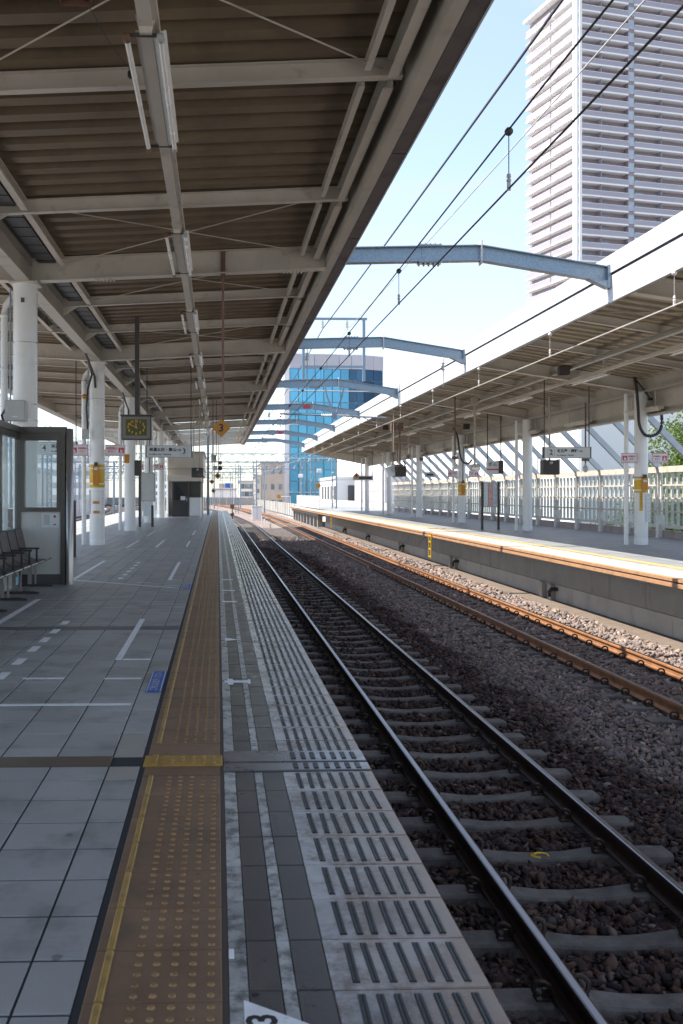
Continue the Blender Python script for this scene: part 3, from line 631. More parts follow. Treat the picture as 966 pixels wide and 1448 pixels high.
# ================================================================== CANOPIES
BY = [-3.0 + 9.6 * k for k in range(9)]         # main beam lines: -3, 6.6, 16.2 ... 73.8
CX = -3.28; OPQ = 55.0
def zb(x): return 5.0 + .05 * abs(x - CX)       # underside of the main beams
can = thing('platform_canopy', 'near platform canopy with cream steel beams and brown corrugated roof', 'canopy', (CX, 30, 0))
def folded(x0, x1, y0, y1, zf, pitch=.42, dep=.19):
    b = MB(); y = y0; prof = []
    while y < y1 - .01:
        for dy, dz in ((0, 0), (.19, 0), (.23, dep), (.38, dep), (.42, 0)): prof.append((y + dy * pitch / .42, dz))
        prof.pop(); y += pitch
    prof.append((y, 0))
    xs_ = [x0, x1]
    for yy, dz in prof:
        for xx in xs_: b.v.append((xx, yy, zf(xx) + dz))
    n = len(prof)
    for k in range(n - 1): b.f.append((2 * k, 2 * k + 1, 2 * k + 3, 2 * k + 2)); b.m.append(0)
    # top skin so that the sheet has thickness
    for yy, dz in prof:
        for xx in xs_: b.v.append((xx, yy, zf(xx) + dz + .02))
    for k in range(n - 1): b.f.append((2 * n + 2 * k, 2 * n + 2 * k + 2, 2 * n + 2 * k + 3, 2 * n + 2 * k + 1)); b.m.append(0)
    return b
zr = lambda x: zb(x) + .405
D1 = lambda y: 2.55 if abs(y - 6.6) < .1 else 3.2      # the purlin nearest the camera sits a little closer to its beam
LE, RE = -8.0, 2.15
yb = -6.2
while yb < OPQ - 1:
    n = 8; y1 = yb + n * .42
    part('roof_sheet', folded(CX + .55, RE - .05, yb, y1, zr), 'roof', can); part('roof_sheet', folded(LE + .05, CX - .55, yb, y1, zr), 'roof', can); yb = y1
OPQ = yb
part('shadow_end_sheet', folded(CX + .55, RE - .05, OPQ, 76, zr, .84, .05), 'translucent_roof', can); part('shadow_end_sheet', folded(LE + .05, CX - .55, OPQ, 76, zr, .84, .05), 'translucent_roof', can)  # added translucent length, lets sun through so the track shadow stops here
BOLT = MB().lathe([(.017, 0), (.017, .012), (.010, .020), (.001, .022)], (0, 0, 0), 6).mesh('bolt', 'cream_steel')
BOLTP = MB().box(-.19, .19, -.004, .004, -.13, .13).mesh('splice_plate', 'cream_steel')
for k, y in enumerate(BY):
    for sgn, xe in ((1, 1.84), (-1, LE + .31)):
        bm = part('beam', MB().ibeam((CX + sgn * .12, y, zb(CX)), (xe, y, zb(xe)), .395, .20), 'cream_steel', can)
        if 5 < y < 40:
            for xs_ in ((CX + sgn * 1.35, xe - sgn * .55)):
                zc = zb(xs_) + .2
                part('splice_plate', MB().box(xs_ - .17, xs_ + .17, y - .016, y - .007, zc - .14, zc + .14), 'cream_steel', bm)
                bl = MB()
                for ix in (-.06, .06):
                    for iz in (-.10, -.033, .033, .10): bl.lathe([(.018, -.016), (.018, -.030), (.001, -.034)], (xs_ + ix, y, zc + iz), 6, axis='y')
                for ix in np.linspace(-.15, .15, 6):
                    for iy in (-.06, .06): bl.lathe([(.001, -.032), (.018, -.028), (.018, 0)], (xs_ + ix, y + iy, zb(xs_)), 6)
                part('bolts', bl, 'cream_steel', bm)
    for d in (D1(y), 6.4):
        yy = y + d
        if yy < 76:
            for sgn, xe in ((1, 1.80), (-1, LE + .35)):
                part('purlin', MB().ibeam((CX + sgn * .12, yy, zb(CX) + .205), (xe, yy, zb(xe) + .205), .185, .10, .012, .009), 'cream_steel', can)
            part('bracket', MB().prism([(CX + .12, zb(CX) + .02), (CX + .12, zb(CX) + .205), (CX + .42, zb(CX) + .215)], yy - .006, yy + .006), 'cream_steel', can)
    # rod bracing
    if y < 70:
        for (ya, yc) in ((y - (1.1 if D1(y) < 3 else 0), y + D1(y)), (y + 6.4, y + 9.6)):
            for (p, q) in (((CX + .75, ya), (1.6, yc)), ((CX + .75, yc), (1.6, ya))):
                part('brace_rod', MB().tube((p[0], p[1], zb(p[0]) + .30), (q[0], q[1], zb(q[0]) + .30), .009, 5), 'cream_steel', can)
part('girder', MB().ibeam((CX, -6, 5.0 - .02), (CX, 76, 5.0 - .02), .43, .24, .018, .014), 'girder_steel', can)
# gutter beside the column line with seams, and the channels that carry the sheets
for sgn in (1, -1):
    part('gutter', MB().box(min(CX + sgn * .24, CX + sgn * .52), max(CX + sgn * .24, CX + sgn * .52), -6, 76, 5.33, 5.37), 'gutter', can)
    GS = MB().box(-.14, .14, 0, .012, -.008, -.001).mesh('gutter_seam', 'black_line')
    for y in np.arange(4, 40, .5): link('gutter_seam', GS, can, (CX + sgn * .38, y, 5.33))
    for k, y in enumerate(BY[:-1]):
        for a, c in ((0, D1(y)), (D1(y), 6.4), (6.4, 9.6)): part('channel', MB().chan((CX + sgn * .66, y + a + .1, 5.245), (CX + sgn * .66, y + c - .1, 5.245), .14, .09, side=1), 'cream_steel', can)
# edge girder, short channels, soffit and fascia on the track side
part('girder', MB().box(1.85, 1.866, -6, 76, 5.302, 5.80).box(1.85, 1.98, -6, 76, 5.286, 5.30), 'girder_steel', can)
part('soffit_panel', MB().box(1.984, 2.15, -6, 76, 5.282, 5.30), 'fascia_under', can)
for y in np.arange(3.5, 76, 3.6): part('soffit_joint', MB().box(1.983, 2.151, y, y + .02, 5.2785, 5.2815), 'black_line', can)
part('valley_sheet', MB().box(CX - .62, CX + .62, -6, 76, 5.60, 5.63), 'gutter', can)
for k in range(20):
    y0, y1 = -6 + k * 4.1, -6 + k * 4.1 + 4.09
    part('fascia_panel', MB().box(2.152, 2.165, y0, y1, 5.27, 5.70), 'white_fascia', can)
part('roof_coping', MB().box(1.6, 2.18, -6, 76, 5.83, 5.86), 'white_fascia', can)
for k, y in enumerate(BY[:-1]):
    for a, c in ((0, D1(y)), (D1(y), 6.4), (6.4, 9.6)):
        part('channel', MB().chan((1.43, y + a + .18, 5.44), (1.43, y + c - .18, 5.44), .11, .06, -1), 'cream_steel', can)
        part('channel', MB().chan((1.68, y + a + .12, 5.40), (1.68, y + c - .12, 5.40), .20, .10, -1), 'cream_steel', can)
# left edge
part('girder', MB().box(LE + .3, LE + .316, -6, 76, 5.25, 5.75), 'girder_steel', can)
part('soffit_panel', MB().box(LE, LE + .298, -6, 76, 5.24, 5.26), 'cream_steel', can)
part('fascia_panel', MB().box(LE - .015, LE - .002, -6, 76, 5.22, 5.95), 'white_fascia', can)
# columns
for k, y in enumerate(BY):
    if y < 0: continue
    c = part('column', MB().lathe([(.205, 0), (.205, 4.97)], (CX, y, 0), 28), 'column', can, True)
    part('base_ring', MB().lathe([(.207, .0), (.207, .16), (.205, .165)], (CX, y, 0), 28), 'column', c, True)
    part('seam_ring', MB().lathe([(.206, 3.95), (.208, 3.96), (.206, 3.97)], (CX, y, 0), 24), 'alu_light', c, True)
    part('cap_plate', MB().box(CX - .24, CX + .24, y - .24, y + .24, 4.955, 4.979), 'cream_steel', c)
    b = MB().lathe([(.062, 0), (.062, 4.45)], (CX - .36, y + .02, 0), 12).path([(CX - .36, y + .02, 4.45), (CX - .34, y + .02, 4.6), (CX - .12, y + .02, 4.86)], .06, 10)
    for z in (.9, 2.2, 3.5, 4.4): b.lathe([(.062, z), (.070, z + .005), (.070, z + .05), (.062, z + .055)], (CX - .36, y + .02, 0), 12)
    part('downpipe', b, 'column', can, True)
    part('conduit', MB().tube((CX - .24, y - .05, 2.2), (CX - .24, y - .05, 4.9), .014, 6), 'galv', can)
part('column_number', MB().box(CX - .03, CX + .03, 16.2 - .212, 16.2 - .206, 4.62, 4.70), 'gutter', can)

# ------------------------------------------------------------------ right canopy
fcan = thing('platform_canopy', 'far platform canopy with tall white fascia and beige corrugated underside', 'canopy', (11.72, 30, 0))
FX = 6.8; BX = 12.0
def zf(x): return 4.20 + .15 * (11.72 - x)
yb = -1.
while yb < 73:
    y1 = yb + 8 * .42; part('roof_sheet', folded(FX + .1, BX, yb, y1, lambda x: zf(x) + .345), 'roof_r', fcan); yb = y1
FEND = yb
for y in BY:
    if y < 0: continue
    part('beam', MB().ibeam((FX + .12, y, zf(FX + .12)), (BX - .1, y, zf(BX - .1)), .335, .2), 'cream_steel', fcan)
    for d in (3.2, 6.4):
        if y + d < FEND:
            part('purlin', MB().ibeam((FX + .12, y + d, zf(FX + .12) + .15), (BX - .1, y + d, zf(BX - .1) + .15), .18, .10, .012, .009), 'cream_steel', fcan)
            for xk in (11.72,): part('knee_bracket', MB().prism([(xk - .12, zf(xk) + .0), (xk - .12, zf(xk) + .15), (xk - .55, zf(xk - .55) + .15)], y + d - .007, y + d + .007), 'cream_steel', fcan)
    if y < 70:
        for (p, q) in (((FX + .5, y), (11.4, y + 3.2)), ((FX + .5, y + 3.2), (11.4, y))):
            part('brace_rod', MB().tube((p[0], p[1], zf(p[0]) + .3), (q[0], q[1], zf(q[0]) + .3), .012, 5), 'cream_steel', fcan)
part('girder', MB().ibeam((11.72, -1, 4.18), (11.72, FEND, 4.18), .40, .24, .018, .014), 'girder_steel', fcan)
part('girder', MB().ibeam((9.2, -1, zf(9.2) + .04), (9.2, FEND, zf(9.2) + .04), .11, .12, .014, .012), 'girder_steel', fcan)
part('edge_channel', MB().box(FX + .06, FX + .12, -1, FEND, 4.76, 5.3), 'cream_steel', fcan)
part('back_fascia', MB().box(BX, BX + .05, -1, FEND, 3.53, 4.5).box(BX - .14, BX - .002, -1, FEND, 3.53, 3.57), 'girder_steel', fcan)
y = -1.
while y < FEND - .1:
    y1 = min(y + 3.6, FEND)
    part('fascia_panel', MB().box(FX, FX + .05, y + .006, y1 - .006, 4.74, 5.17), 'white_fascia', fcan); part('fascia_panel', MB().box(FX - .02, FX + .05, y + .006, y1 - .006, 5.215, 5.53), 'white_fascia', fcan); y = y1
part('fascia_groove', MB().box(FX + .005, FX + .05, -1, FEND, 5.172, 5.213), 'black_line', fcan)
part('drip_edge', MB().box(FX - .012, FX + .06, -1, FEND, 4.715, 4.737), 'white_fascia', fcan)
part('end_panel', MB().prism([(FX + .06, 4.72), (FX + .06, 5.5), (BX, 4.5), (BX, 3.7)], FEND, FEND + .04), 'cream_steel', fcan)
for k, y in enumerate(BY):
    if y < 0: continue
    c = part('column', MB().lathe([(.178, FZ), (.178, 4.18)], (11.72, y, 0), 24), 'column', fcan, True)
    part('base_ring', MB().lathe([(.18, FZ), (.18, .14), (.178, .145)], (11.72, y, 0), 24), 'column', c, True)
    b = MB().lathe([(.06, FZ), (.06, 3.7)], (11.30, y + .0, 0), 12).lathe([(.058, 3.7), (.058, 4.15)], (11.30, y, 0), 10)
    for z in (.7, 2.0, 3.6): b.lathe([(.06, z), (.068, z + .005), (.068, z + .06), (.06, z + .065)], (11.30, y, 0), 12)
    part('downpipe', b, 'column', fcan, True)

# ------------------------------------------------------------------ light raceways and fluorescent lights
RWX = -.57
rw = solo('light_raceway', MB().box(RWX - .055, RWX + .055, -4, 63, 5.10, 5.17).box(RWX + .058, RWX + .10, -4, 63, 5.15, 5.24), 'cream_steel', 'long cream steel raceway carrying the lights under the near canopy', 'raceway', (RWX, 0, 5.1))
def light(x, y, z, L_, label, tubes=(-1, 1), group=None):
    t = thing('fluorescent_light', label, 'light', (x, y, z), group)
    part('batten', MB().box(x - .05, x + .05, y, y + L_, z - .045, z - .002), 'cream_steel', t)
    for s in tubes:
        if s > 0: part('reflector', MB().prism([(x + .052, z - .035), (x + .06, z - .045), (x + .16, z + .005), (x + .15, z + .015)], y + .06, y + L_ - .06), 'white', t)
        else: part('reflector', MB().box(x - .085, x - .052, y + .03, y + L_ - .03, z - .02, z - .01), 'cream_steel', t)
        xt = x + (.115 if s > 0 else -.155)
        tb = part('tube', MB().lathe([(.024, .07), (.024, L_ - .07)], (xt, y, z - .065), 10, axis='y'), 'tube', t, True)
        part('end_cap', MB().lathe([(.001, .0), (.031, .0), (.031, .075), (.025, .08)], (xt, y, z - .065), 10, axis='y').lathe([(.025, L_ - .08), (.031, L_ - .075), (.031, L_), (.001, L_)], (xt, y, z - .065), 10, axis='y'), 'rust_pole' if s < 0 else 'grey_box', tb, True)
        part('holder', MB().box(min(x, xt), max(x, xt), y + .03, y + .06, z - .05, z - .03).box(min(x, xt), max(x, xt), y + L_ - .06, y + L_ - .03, z - .05, z - .03), 'dark_steel', t)
    part('end_bracket', MB().prism([(x - .085, 5.19), (x + .085, 5.19), (x + .045, z - .05), (x - .045, z - .05)], y - .02, y - .004), 'cream_steel', t)
    return t
for k in range(10): light(RWX, 7.5 + 5.75 * k, 5.10, 2.5, ORD[k].capitalize() + ' twin-tube fluorescent light on the near canopy raceway')
RX2 = 9.75; zl = zf(RX2) - .02
solo('light_raceway', MB().box(RX2 - .05, RX2 + .05, 3, 70, zl, zl + .07), 'cream_steel', 'long cream raceway carrying the lights under the far canopy', 'raceway', (RX2, 3, zl))
for k in range(10): light(RX2, 12.0 + 5.75 * k, zl, 2.5, ORD[k].capitalize() + ' fluorescent light on the far canopy raceway', (1,))
for k in range(9):
    y = 20 + 4.8 * k; solo('back_light', MB().box(11.70, 11.88, y, y + 2.0, 3.66, 3.74).box(11.75, 11.83, y + .05, y + 1.95, 3.62, 3.66).box(11.78, 11.80, y + .3, y + .32, 3.74, 4.2).box(11.78, 11.80, y + 1.7, y + 1.72, 3.74, 4.2), 'cream_steel', ORD[k].capitalize() + ' shallow light fitting along the back edge of the far canopy', 'light', (11.79, y, 3.7))

# ================================================================== THINGS ON AND ABOVE THE NEAR PLATFORM
# ---- glazed windbreak with a wing panel
WY = 14.66; WX0, WX1 = -3.08, -2.29
sh = thing('platform_shelter', 'grey panelled glass windbreak with bronze aluminium frame behind the bench', 'shelter', (WX1, WY, 0))
part('corner_post', MB().lathe([(.062, 0), (.062, 2.40), (.001, 2.41)], (WX1, WY, 0), 16), 'alu_light', sh, True)
part('corner_post', MB().box(WX1 - .13, WX1 - .062, WY - .045, WY + .045, 0, 2.33), 'alu', sh)
part('corner_post', MB().box(WX0 - .04, WX0 + .05, WY - .05, WY + .05, 0, 2.33), 'alu', sh)
part('top_rail', MB().box(WX0 - .06, WX1 - .04, WY - .06, WY + .06, 2.335, 2.43), 'alu', sh)
part('wing_panel', MB().box(WX0 + .05, WX1 - .132, WY - .02, WY + .02, .16, 1.12), 'panel', sh)
part('plinth', MB().box(WX0 + .05, WX1 - .132, WY - .026, WY + .026, 0, .158), 'gutter', sh)
wf = part('window_frame', MB().box(WX0 + .05, WX1 - .132, WY - .045, WY + .045, 1.122, 1.19).box(WX0 + .05, WX1 - .132, WY - .045, WY + .045, 2.22, 2.333).box(WX0 + .05, WX0 + .11, WY - .045, WY + .045, 1.19, 2.22).box(WX1 - .19, WX1 - .132, WY - .045, WY + .045, 1.19, 2.22), 'alu', sh)
part('pane', MB().box(WX0 + .11, WX1 - .19, WY - .004, WY + .004, 1.19, 2.22), 'glass', wf)
nt = part('notice', MB().box(-2.71, -2.44, WY - .026, WY - .022, .88, 1.10), 'sign_white', sh, label='white notice with grey text block and red figure')
part('print', MB().box(-2.68, -2.59, WY - .029, WY - .0265, .92, 1.08), 'fence_bar', nt); part('print', MB().lathe([(.022, 0), (.001, 0)], (-2.51, WY - .028, 1.05), 10, axis='y'), 'red', nt); part('print', MB().box(-2.53, -2.49, WY - .029, WY - .0265, .915, .935), 'red', nt)
# side wall coming towards the viewer
yy = WY - .05
part('top_rail', MB().box(WX0 - .06, WX0 + .06, 2.0, WY - .062, 2.335, 2.43), 'alu', sh)
k = 0
while yy > 6:
    y0 = yy - 1.25
    part('post', MB().box(WX0 - .04, WX0 + .045, y0 - .05, y0 + .05, 0, 2.333), 'alu', sh)
    part('side_panel', MB().box(WX0 - .02, WX0 + .02, y0 + .05, yy - (0 if k == 0 else .05), .0, .80), 'panel', sh)
    f_ = part('window_frame', MB().box(WX0 - .035, WX0 + .04, y0 + .05, yy - (0 if k == 0 else .05), .802, .87).box(WX0 - .035, WX0 + .04, y0 + .05, yy - (0 if k == 0 else .05), 2.24, 2.333), 'alu', sh)
    part('pane', MB().box(WX0 - .004, WX0 + .004, y0 + .05, yy - (0 if k == 0 else .05), .87, 2.24), 'glass', f_); yy = y0; k += 1
# ---- bench of separate moulded seats on a beam
be = thing('platform_bench', 'row of dark brown moulded seats with steel feet against the windbreak', 'bench', (-2.8, 13, 0))
part('beam', MB().box(-2.84, -2.76, 8.6, 14.45, .33, .39), 'dark_steel', be)
def seat(y):
    b = MB(); prof = [(-2.99, .86), (-2.975, .87), (-2.90, .55), (-2.86, .45), (-2.80, .415), (-2.62, .41), (-2.53, .43), (-2.52, .415), (-2.62, .39), (-2.82, .395), (-2.885, .44), (-2.925, .55)]
    b.prism(prof, y - .235, y + .235)
    s = part('seat', b, 'seat', be)
    part('front_trim', MB().tube((-2.53, y - .22, .428), (-2.53, y + .22, .428), .008, 6), 'alu_light', s)
    part('armrest', MB().box(-2.94, -2.62, y - .262, y - .238, .585, .612).box(-2.67, -2.645, y - .26, y - .24, .40, .585).box(-2.90, -2.875, y - .26, y - .24, .40, .585), 'dark_steel', be)
for k in range(10): seat(14.2 - .53 * k)
for y in (14.38, 13.3, 12.5, 11.3, 10.1, 9.0):
    part('leg', MB().box(-2.87, -2.81, y - .03, y + .03, .03, .33).box(-2.77, -2.745, y - .02, y + .02, .03, .33), 'alu_light', be)
    part('foot', MB().prism([(-2.98, 0), (-2.50, 0), (-2.50, .018), (-2.60, .035), (-2.98, .035)], y - .035, y + .035), 'dark_steel', be)
solo('sticker', MB().box(-2.742, -2.738, 12.9, 13.06, .16, .27), mat('cyan_sticker', (.18, .45, .55), .5), 'pale blue sticker on a bench leg', 'sticker', (-2.74, 12.98, .16))
# ---- grey cabinet strapped to the nearest column
t = thing('control_box', 'grey metal cabinet strapped to the nearest white column', 'control box', (-3.33, 15.85, 2.6))
part('case', MB().ctile(-3.52, -3.18, 15.72, 15.92, 2.61, 2.95, .01), 'grey_box', t); part('door', MB().box(-3.505, -3.195, 15.708, 15.718, 2.625, 2.935), 'grey_box', t); part('latch', MB().box(-3.485, -3.465, 15.70, 15.707, 2.76, 2.84), 'alu_light', t)
part('strap', MB().lathe([(.212, 2.90), (.212, 2.93)], (CX, 16.2, 0), 20).lathe([(.212, 2.63), (.212, 2.66)], (CX, 16.2, 0), 20), 'alu_light', t)
part('badge', MB().box(-3.39, -3.31, 15.702, 15.707, 2.665, 2.685), 'sign_white', t)
part('cable', MB().path([(-3.55, 15.9, 2.8), (-3.62, 15.95, 2.72), (-3.60, 16.0, 2.6), (-3.53, 16.02, 2.5)], .025, 6), 'cable', t)
# ---- clock
t = thing('platform_clock', 'square platform clock with green dial and amber numerals on a brown pole', 'clock', (-1.65, 19.4, 2.5))
part('pole', MB().box(-1.695, -1.605, 19.36, 19.44, 2.99, 5.02), 'dark_steel', t); part('pole_box', MB().box(-1.78, -1.52, 19.27, 19.53, 5.02, 5.28), 'dark_steel', t)
part('case', MB().box(-1.965, -1.36, 19.33, 19.55, 2.50, 2.985).box(-1.985, -1.34, 19.31, 19.57, 2.987, 3.01), 'dark_steel', t)
part('bezel', MB().box(-1.945, -1.38, 19.318, 19.328, 2.52, 2.968), 'fence_post_dark', t); part('dial', MB().ctile(-1.875, -1.45, 2.585, 2.915, 0, .006, .003).prism([(0, 0), (0, .001), (.001, 0)], 0, .001), 'clock_face', t)
bpy.data.objects[t.children[-1].name].data.from_pydata  # dial is rebuilt upright below
d = t.children[-1]; me = MB().box(-1.875, -1.45, 19.312, 19.3165, 2.585, 2.915).mesh('dial', 'clock_face', wl(t)); d.data = me
CC = Vector((-1.6625, 19.3105, 2.75))
for h_ in range(1, 13):
    a = R(30 * h_); text(t, str(h_), .068, 'clock_num', CC + Vector((.165 * math.sin(a), 0, .128 * math.cos(a))), bold=.002, name='numeral')
def hand(ang, L_, w, tail):
    a = R(ang); u = Vector((math.sin(a), 0, math.cos(a))); n = Vector((u.z, 0, -u.x)); b = MB(); p = CC - u * tail; q = CC + u * L_; e = Vector((0, -.003, 0))
    b.hexa([p - n * w, p + n * w, p + n * w + e, p - n * w + e, q - n * w * .6, q + n * w * .6, q + n * w * .6 + e, q - n * w * .6 + e]); return b
part('hour_hand', hand(-5, .085, .009, .025), 'clock_num', t); part('minute_hand', hand(294, .125, .007, .03), 'clock_num', t)
# ---- hanging signs
def boxed(t, x, y, z, h_, num, m='black'):
    w = h_ * .5
    b = MB(); e = .004
    b.box(x - w, x + w, y - .003, y, z + w - e, z + w).box(x - w, x + w, y - .003, y, z - w, z - w + e).box(x - w, x - w + e, y - .003, y, z - w + e, z + w - e).box(x + w - e, x + w, y - .003, y, z - w + e, z + w - e)
    part('number_frame', b, m, t); text(t, num, h_ * 1.02, m, (x, y - .002, z), bold=.004)
def hang_sign(label, x0, x1, y, z0, z1, jp, sub, en, num, left, ztop, rodm='dark_steel'):
    t = thing('hanging_sign', label, 'sign', ((x0 + x1) / 2, y, z0)); h_ = z1 - z0; zc = (z0 + z1) / 2
    part('box', MB().box(x0, x1, y, y + .12, z0, z1), 'grey_box', t); part('face', MB().box(x0 + .02, x1 - .02, y - .006, y - .002, z0 + .02, z1 - .02), 'sign_white', t)
    for xe in (x0 - .012, x1 + .012): part('end_cap', MB().box(xe - .010, xe + .010, y - .01, y + .13, z0 - .005, z1 + .005), 'dark_steel', t)
    for xe in (x0 + .02, x1 - .02): part('rod', MB().tube((xe, y + .06, z1), (xe, y + .06, ztop(xe)), .016, 6), rodm, t)
    xn = x0 + h_ * .62 if left else x1 - h_ * .62; boxed(t, xn, y - .007, zc, h_ * .62, num)
    xa = x0 + h_ * 1.15 if left else x0 + h_ * .25
    a = text(t, jp, h_ * .32, 'black', (xa, y - .008, zc + h_ * .13), align='LEFT', bold=.0035)
    wj = max(v.co.x for v in a.data.vertices); text(t, sub, h_ * .19, 'black', (xa + wj + h_ * .04, y - .008, zc + h_ * .10), align='LEFT', bold=.001)
    text(t, en, h_ * .185, 'black', (xa, y - .008, zc - h_ * .24), align='LEFT', bold=.0015)
    return t
hang_sign('white hanging sign for platform 3 with Takayama lettering under the near canopy', -2.19, -.80, 29, 2.50, 2.87, '美濃太田・高山', '方面', 'for Mino-Ota, Takayama', '3', False, lambda x: zb(x) + .2)
hang_sign('white hanging sign for platform 4 seen through the windbreak glass', -5.16, -4.02, 27, 2.50, 2.87, '美濃太田・', '', 'for Mino-Ota', '4', True, lambda x: zb(x) + .2)
hang_sign('white hanging sign for platform 2 with Nagoya lettering under the far canopy', 9.43, 10.78, 27, 2.42, 2.74, '名古屋・岡崎', '方面', 'for Nagoya, Okazaki', '2', True, lambda x: zf(x) + .15)
def diamond(x, y, z, s, label, num, ztop, pole='rust_pole', m='orange'):
    t = thing('diamond_sign', label, 'sign', (x, y, z - s))
    part('plate', MB().prism([(x - s, z), (x, z - s), (x + s, z), (x, z + s)], y, y + .012), m, t)
    if num: text(t, num, s * 1.15, 'black', (x, y - .003, z), bold=.004)
    else: part('figure', MB().box(x - s * .2, x + s * .2, y - .004, y - .001, z - s * .32, z + s * .32), 'black', t)
    part('pole', MB().tube((x + .03, y + .03, z + s * .5), (x + .03, y + .03, ztop - .45), .02, 8).box(x - .01, x + .07, y + .0, y + .06, ztop - .45, ztop), pole, t)
    return t
diamond(.06, 16.15, 2.52, .158, 'orange diamond sign with black figure 3 hanging from the nearest beam', '3', 5.55)
diamond(.0, 48, 2.28, .17, 'small orange diamond sign hanging above the distant track edge', None, 5.3, 'beige_steel')
diamond(-.36, 58, 2.1, .16, 'orange diamond sign beside the pale blue post', None, 5.3, 'beige_steel')
diamond(-.3, 66, 1.56, .17, 'farthest low orange diamond sign past the booth', None, 5.3, 'beige_steel')
diamond(8.85, 60, 2.52, .19, 'orange diamond sign under the distant end of the far canopy', None, zf(8.85) + .2, 'beige_steel')
# ---- emergency stop signs on the columns
def em_sign(x0, x1, y, z0, z1, label, icon_right, cx):
    t = thing('emergency_sign', label, 'sign', ((x0 + x1) / 2, y, z0)); w = x1 - x0; h_ = z1 - z0
    part('plate', MB().box(x0, x1, y, y + .012, z0, z1), 'sign_white', t)
    b = MB(); n = 9
    for k in range(n):
        xa = x0 + w * k / n; b.box(xa, xa + w / n * .6, y - .003, y, z1 - .022, z1 - .004).box(xa, xa + w / n * .6, y - .003, y, z0 + .004, z0 + .022)
    for k in range(5):
        za = z0 + h_ * k / 5; b.box(x0, x0 + .018, y - .0035, y - .0005, za, za + h_ / 5 * .6).box(x1 - .018, x1, y - .0035, y - .0005, za, za + h_ / 5 * .6)
    part('border', b, 'red', t)
    s = h_ * .46; xi = x1 - .035 - s / 2 if icon_right else x0 + .035 + s / 2; zc = (z0 + z1) / 2
    part('icon', MB().box(xi - s / 2, xi + s / 2, y - .003, y - .001, zc - s / 2, zc + s / 2), 'red', t)
    hb = MB().box(xi - s * .2, xi + s * .22, y - .006, y - .0035, zc - s * .42, zc - s * .05)
    for q, hh in enumerate((.08, .36, .12, .05)): hb.box(xi - s * .2 + q * s * .11, xi - s * .2 + q * s * .11 + s * .08, y - .006, y - .0035, zc - s * .05, zc + s * hh)
    part('hand', hb, 'sign_white', t)
    xt = (x0 + (xi - s / 2)) / 2 if icon_right else (x1 + (xi + s / 2)) / 2; avail = w - s - .09; fs = min(avail / 4.1, h_ * .3)
    text(t, '非常停止', fs, 'red', (xt, y - .003, zc + h_ * .15), bold=.002); text(t, 'ボタン', fs, 'red', (xt, y - .003, zc - h_ * .12), bold=.002)
    part('rule', MB().box(x0 + .03, x1 - .03, y - .003, y - .001, z0 + .05, z0 + .055), 'black', t)
    xb = x1 if abs(x1 - cx) < abs(x0 - cx) else x0; part('arm', MB().box(min(xb, cx), max(xb, cx), y + .012, y + .03, zc - .02, zc + .02), 'alu_light', t); return t
em_sign(-3.98, -3.50, 25.6, 2.41, 2.72, 'red and white emergency sign left of the second column', False, CX - .2)
em_sign(-3.04, -2.50, 25.6, 2.41, 2.72, 'red and white emergency sign with hand icon right of the second column', True, CX + .2)
em_sign(-3.04, -2.56, 44.8, 2.50, 2.80, 'distant emergency sign right of a column near the booth', True, CX + .2)
em_sign(-4.0, -3.52, 44.8, 2.50, 2.80, 'distant emergency sign half hidden behind columns near the booth', True, CX - .2)
em_sign(11.08, 11.52, 25.6, 2.23, 2.51, 'emergency sign left of the nearest far-platform column', False, 11.54)
em_sign(11.94, 12.38, 25.6, 2.23, 2.51, 'emergency sign right of the nearest far-platform column', True, 11.9)
em_sign(10.99, 11.47, 44.8, 2.16, 2.47, 'emergency sign left of the third far-platform column', False, 11.54)
em_sign(12.0, 12.48, 44.8, 2.16, 2.47, 'emergency sign right of the third far-platform column', True, 11.9)
# ---- yellow bands with call buttons on columns
def band(x, y, r, z0, z1, label, box=True, z=0):
    t = thing('call_button', label, 'call button', (x, y, z0))
    part('band', MB().lathe([(r + .002, z0), (r + .004, z0 + .002), (r + .004, z1 - .002), (r + .002, z1)], (x, y, 0), 28), 'yellow', t, True)
    for zz in (z0 + (z1 - z0) * .16, z0 + (z1 - z0) * .84): part('stripe', MB().lathe([(r + .0055, zz - .018), (r + .0055, zz + .018)], (x, y, 0), 28), 'paint', t, True)
    if box:
        part('button_box', MB().ctile(x - .075, x + .075, y - r - .07, y - r - .006, z0 + .06, z1 - .04, .006), 'orange', t); part('button_lens', MB().box(x - .05, x + .05, y - r - .076, y - r - .072, z1 - .15, z1 - .09), 'sign_white', t)
        part('button_hood', MB().box(x - .045, x + .045, y - r - .09, y - r - .02, z1 - .035, z1 + .06), 'dark_steel', t)
    return t
band(CX, 25.8, .205, 1.56, 2.18, 'yellow band with orange call button on the second near-platform column')
band(CX, 45.0, .205, 1.50, 2.10, 'orange-yellow call button band on the fourth near-platform column')
band(11.72, 25.8, .178, 1.42, 1.86, 'yellow band with orange call button on the nearest far-platform column')
band(11.72, 45.0, .178, 1.30, 1.95, 'yellow call button band on the third far-platform column')
def sticker(x, y, z0, z1, w, m, label, txt=None, tm='black', name='column_notice'):
    t = thing(name, label, 'notice', (x, y, z0)); part('sheet', MB().box(x - w / 2, x + w / 2, y, y + .004, z0, z1), m, t)
    if txt:
        n = len(txt); st = (z1 - z0) / (n + .4)
        for k, ch in enumerate(txt): text(t, ch, st * .8, tm, (x, y - .003, z1 - st * (k + .7)), bold=.001)
    return t
sticker(11.63, 25.60, .92, 1.42, .09, 'yellow', 'vertical yellow notice strip on the nearest far column', '非常停止ボタン')
sticker(11.83, 25.60, .62, 1.40, .11, 'sign_white', 'vertical white notice with red print on the nearest far column', '・・・・・・・', 'red')
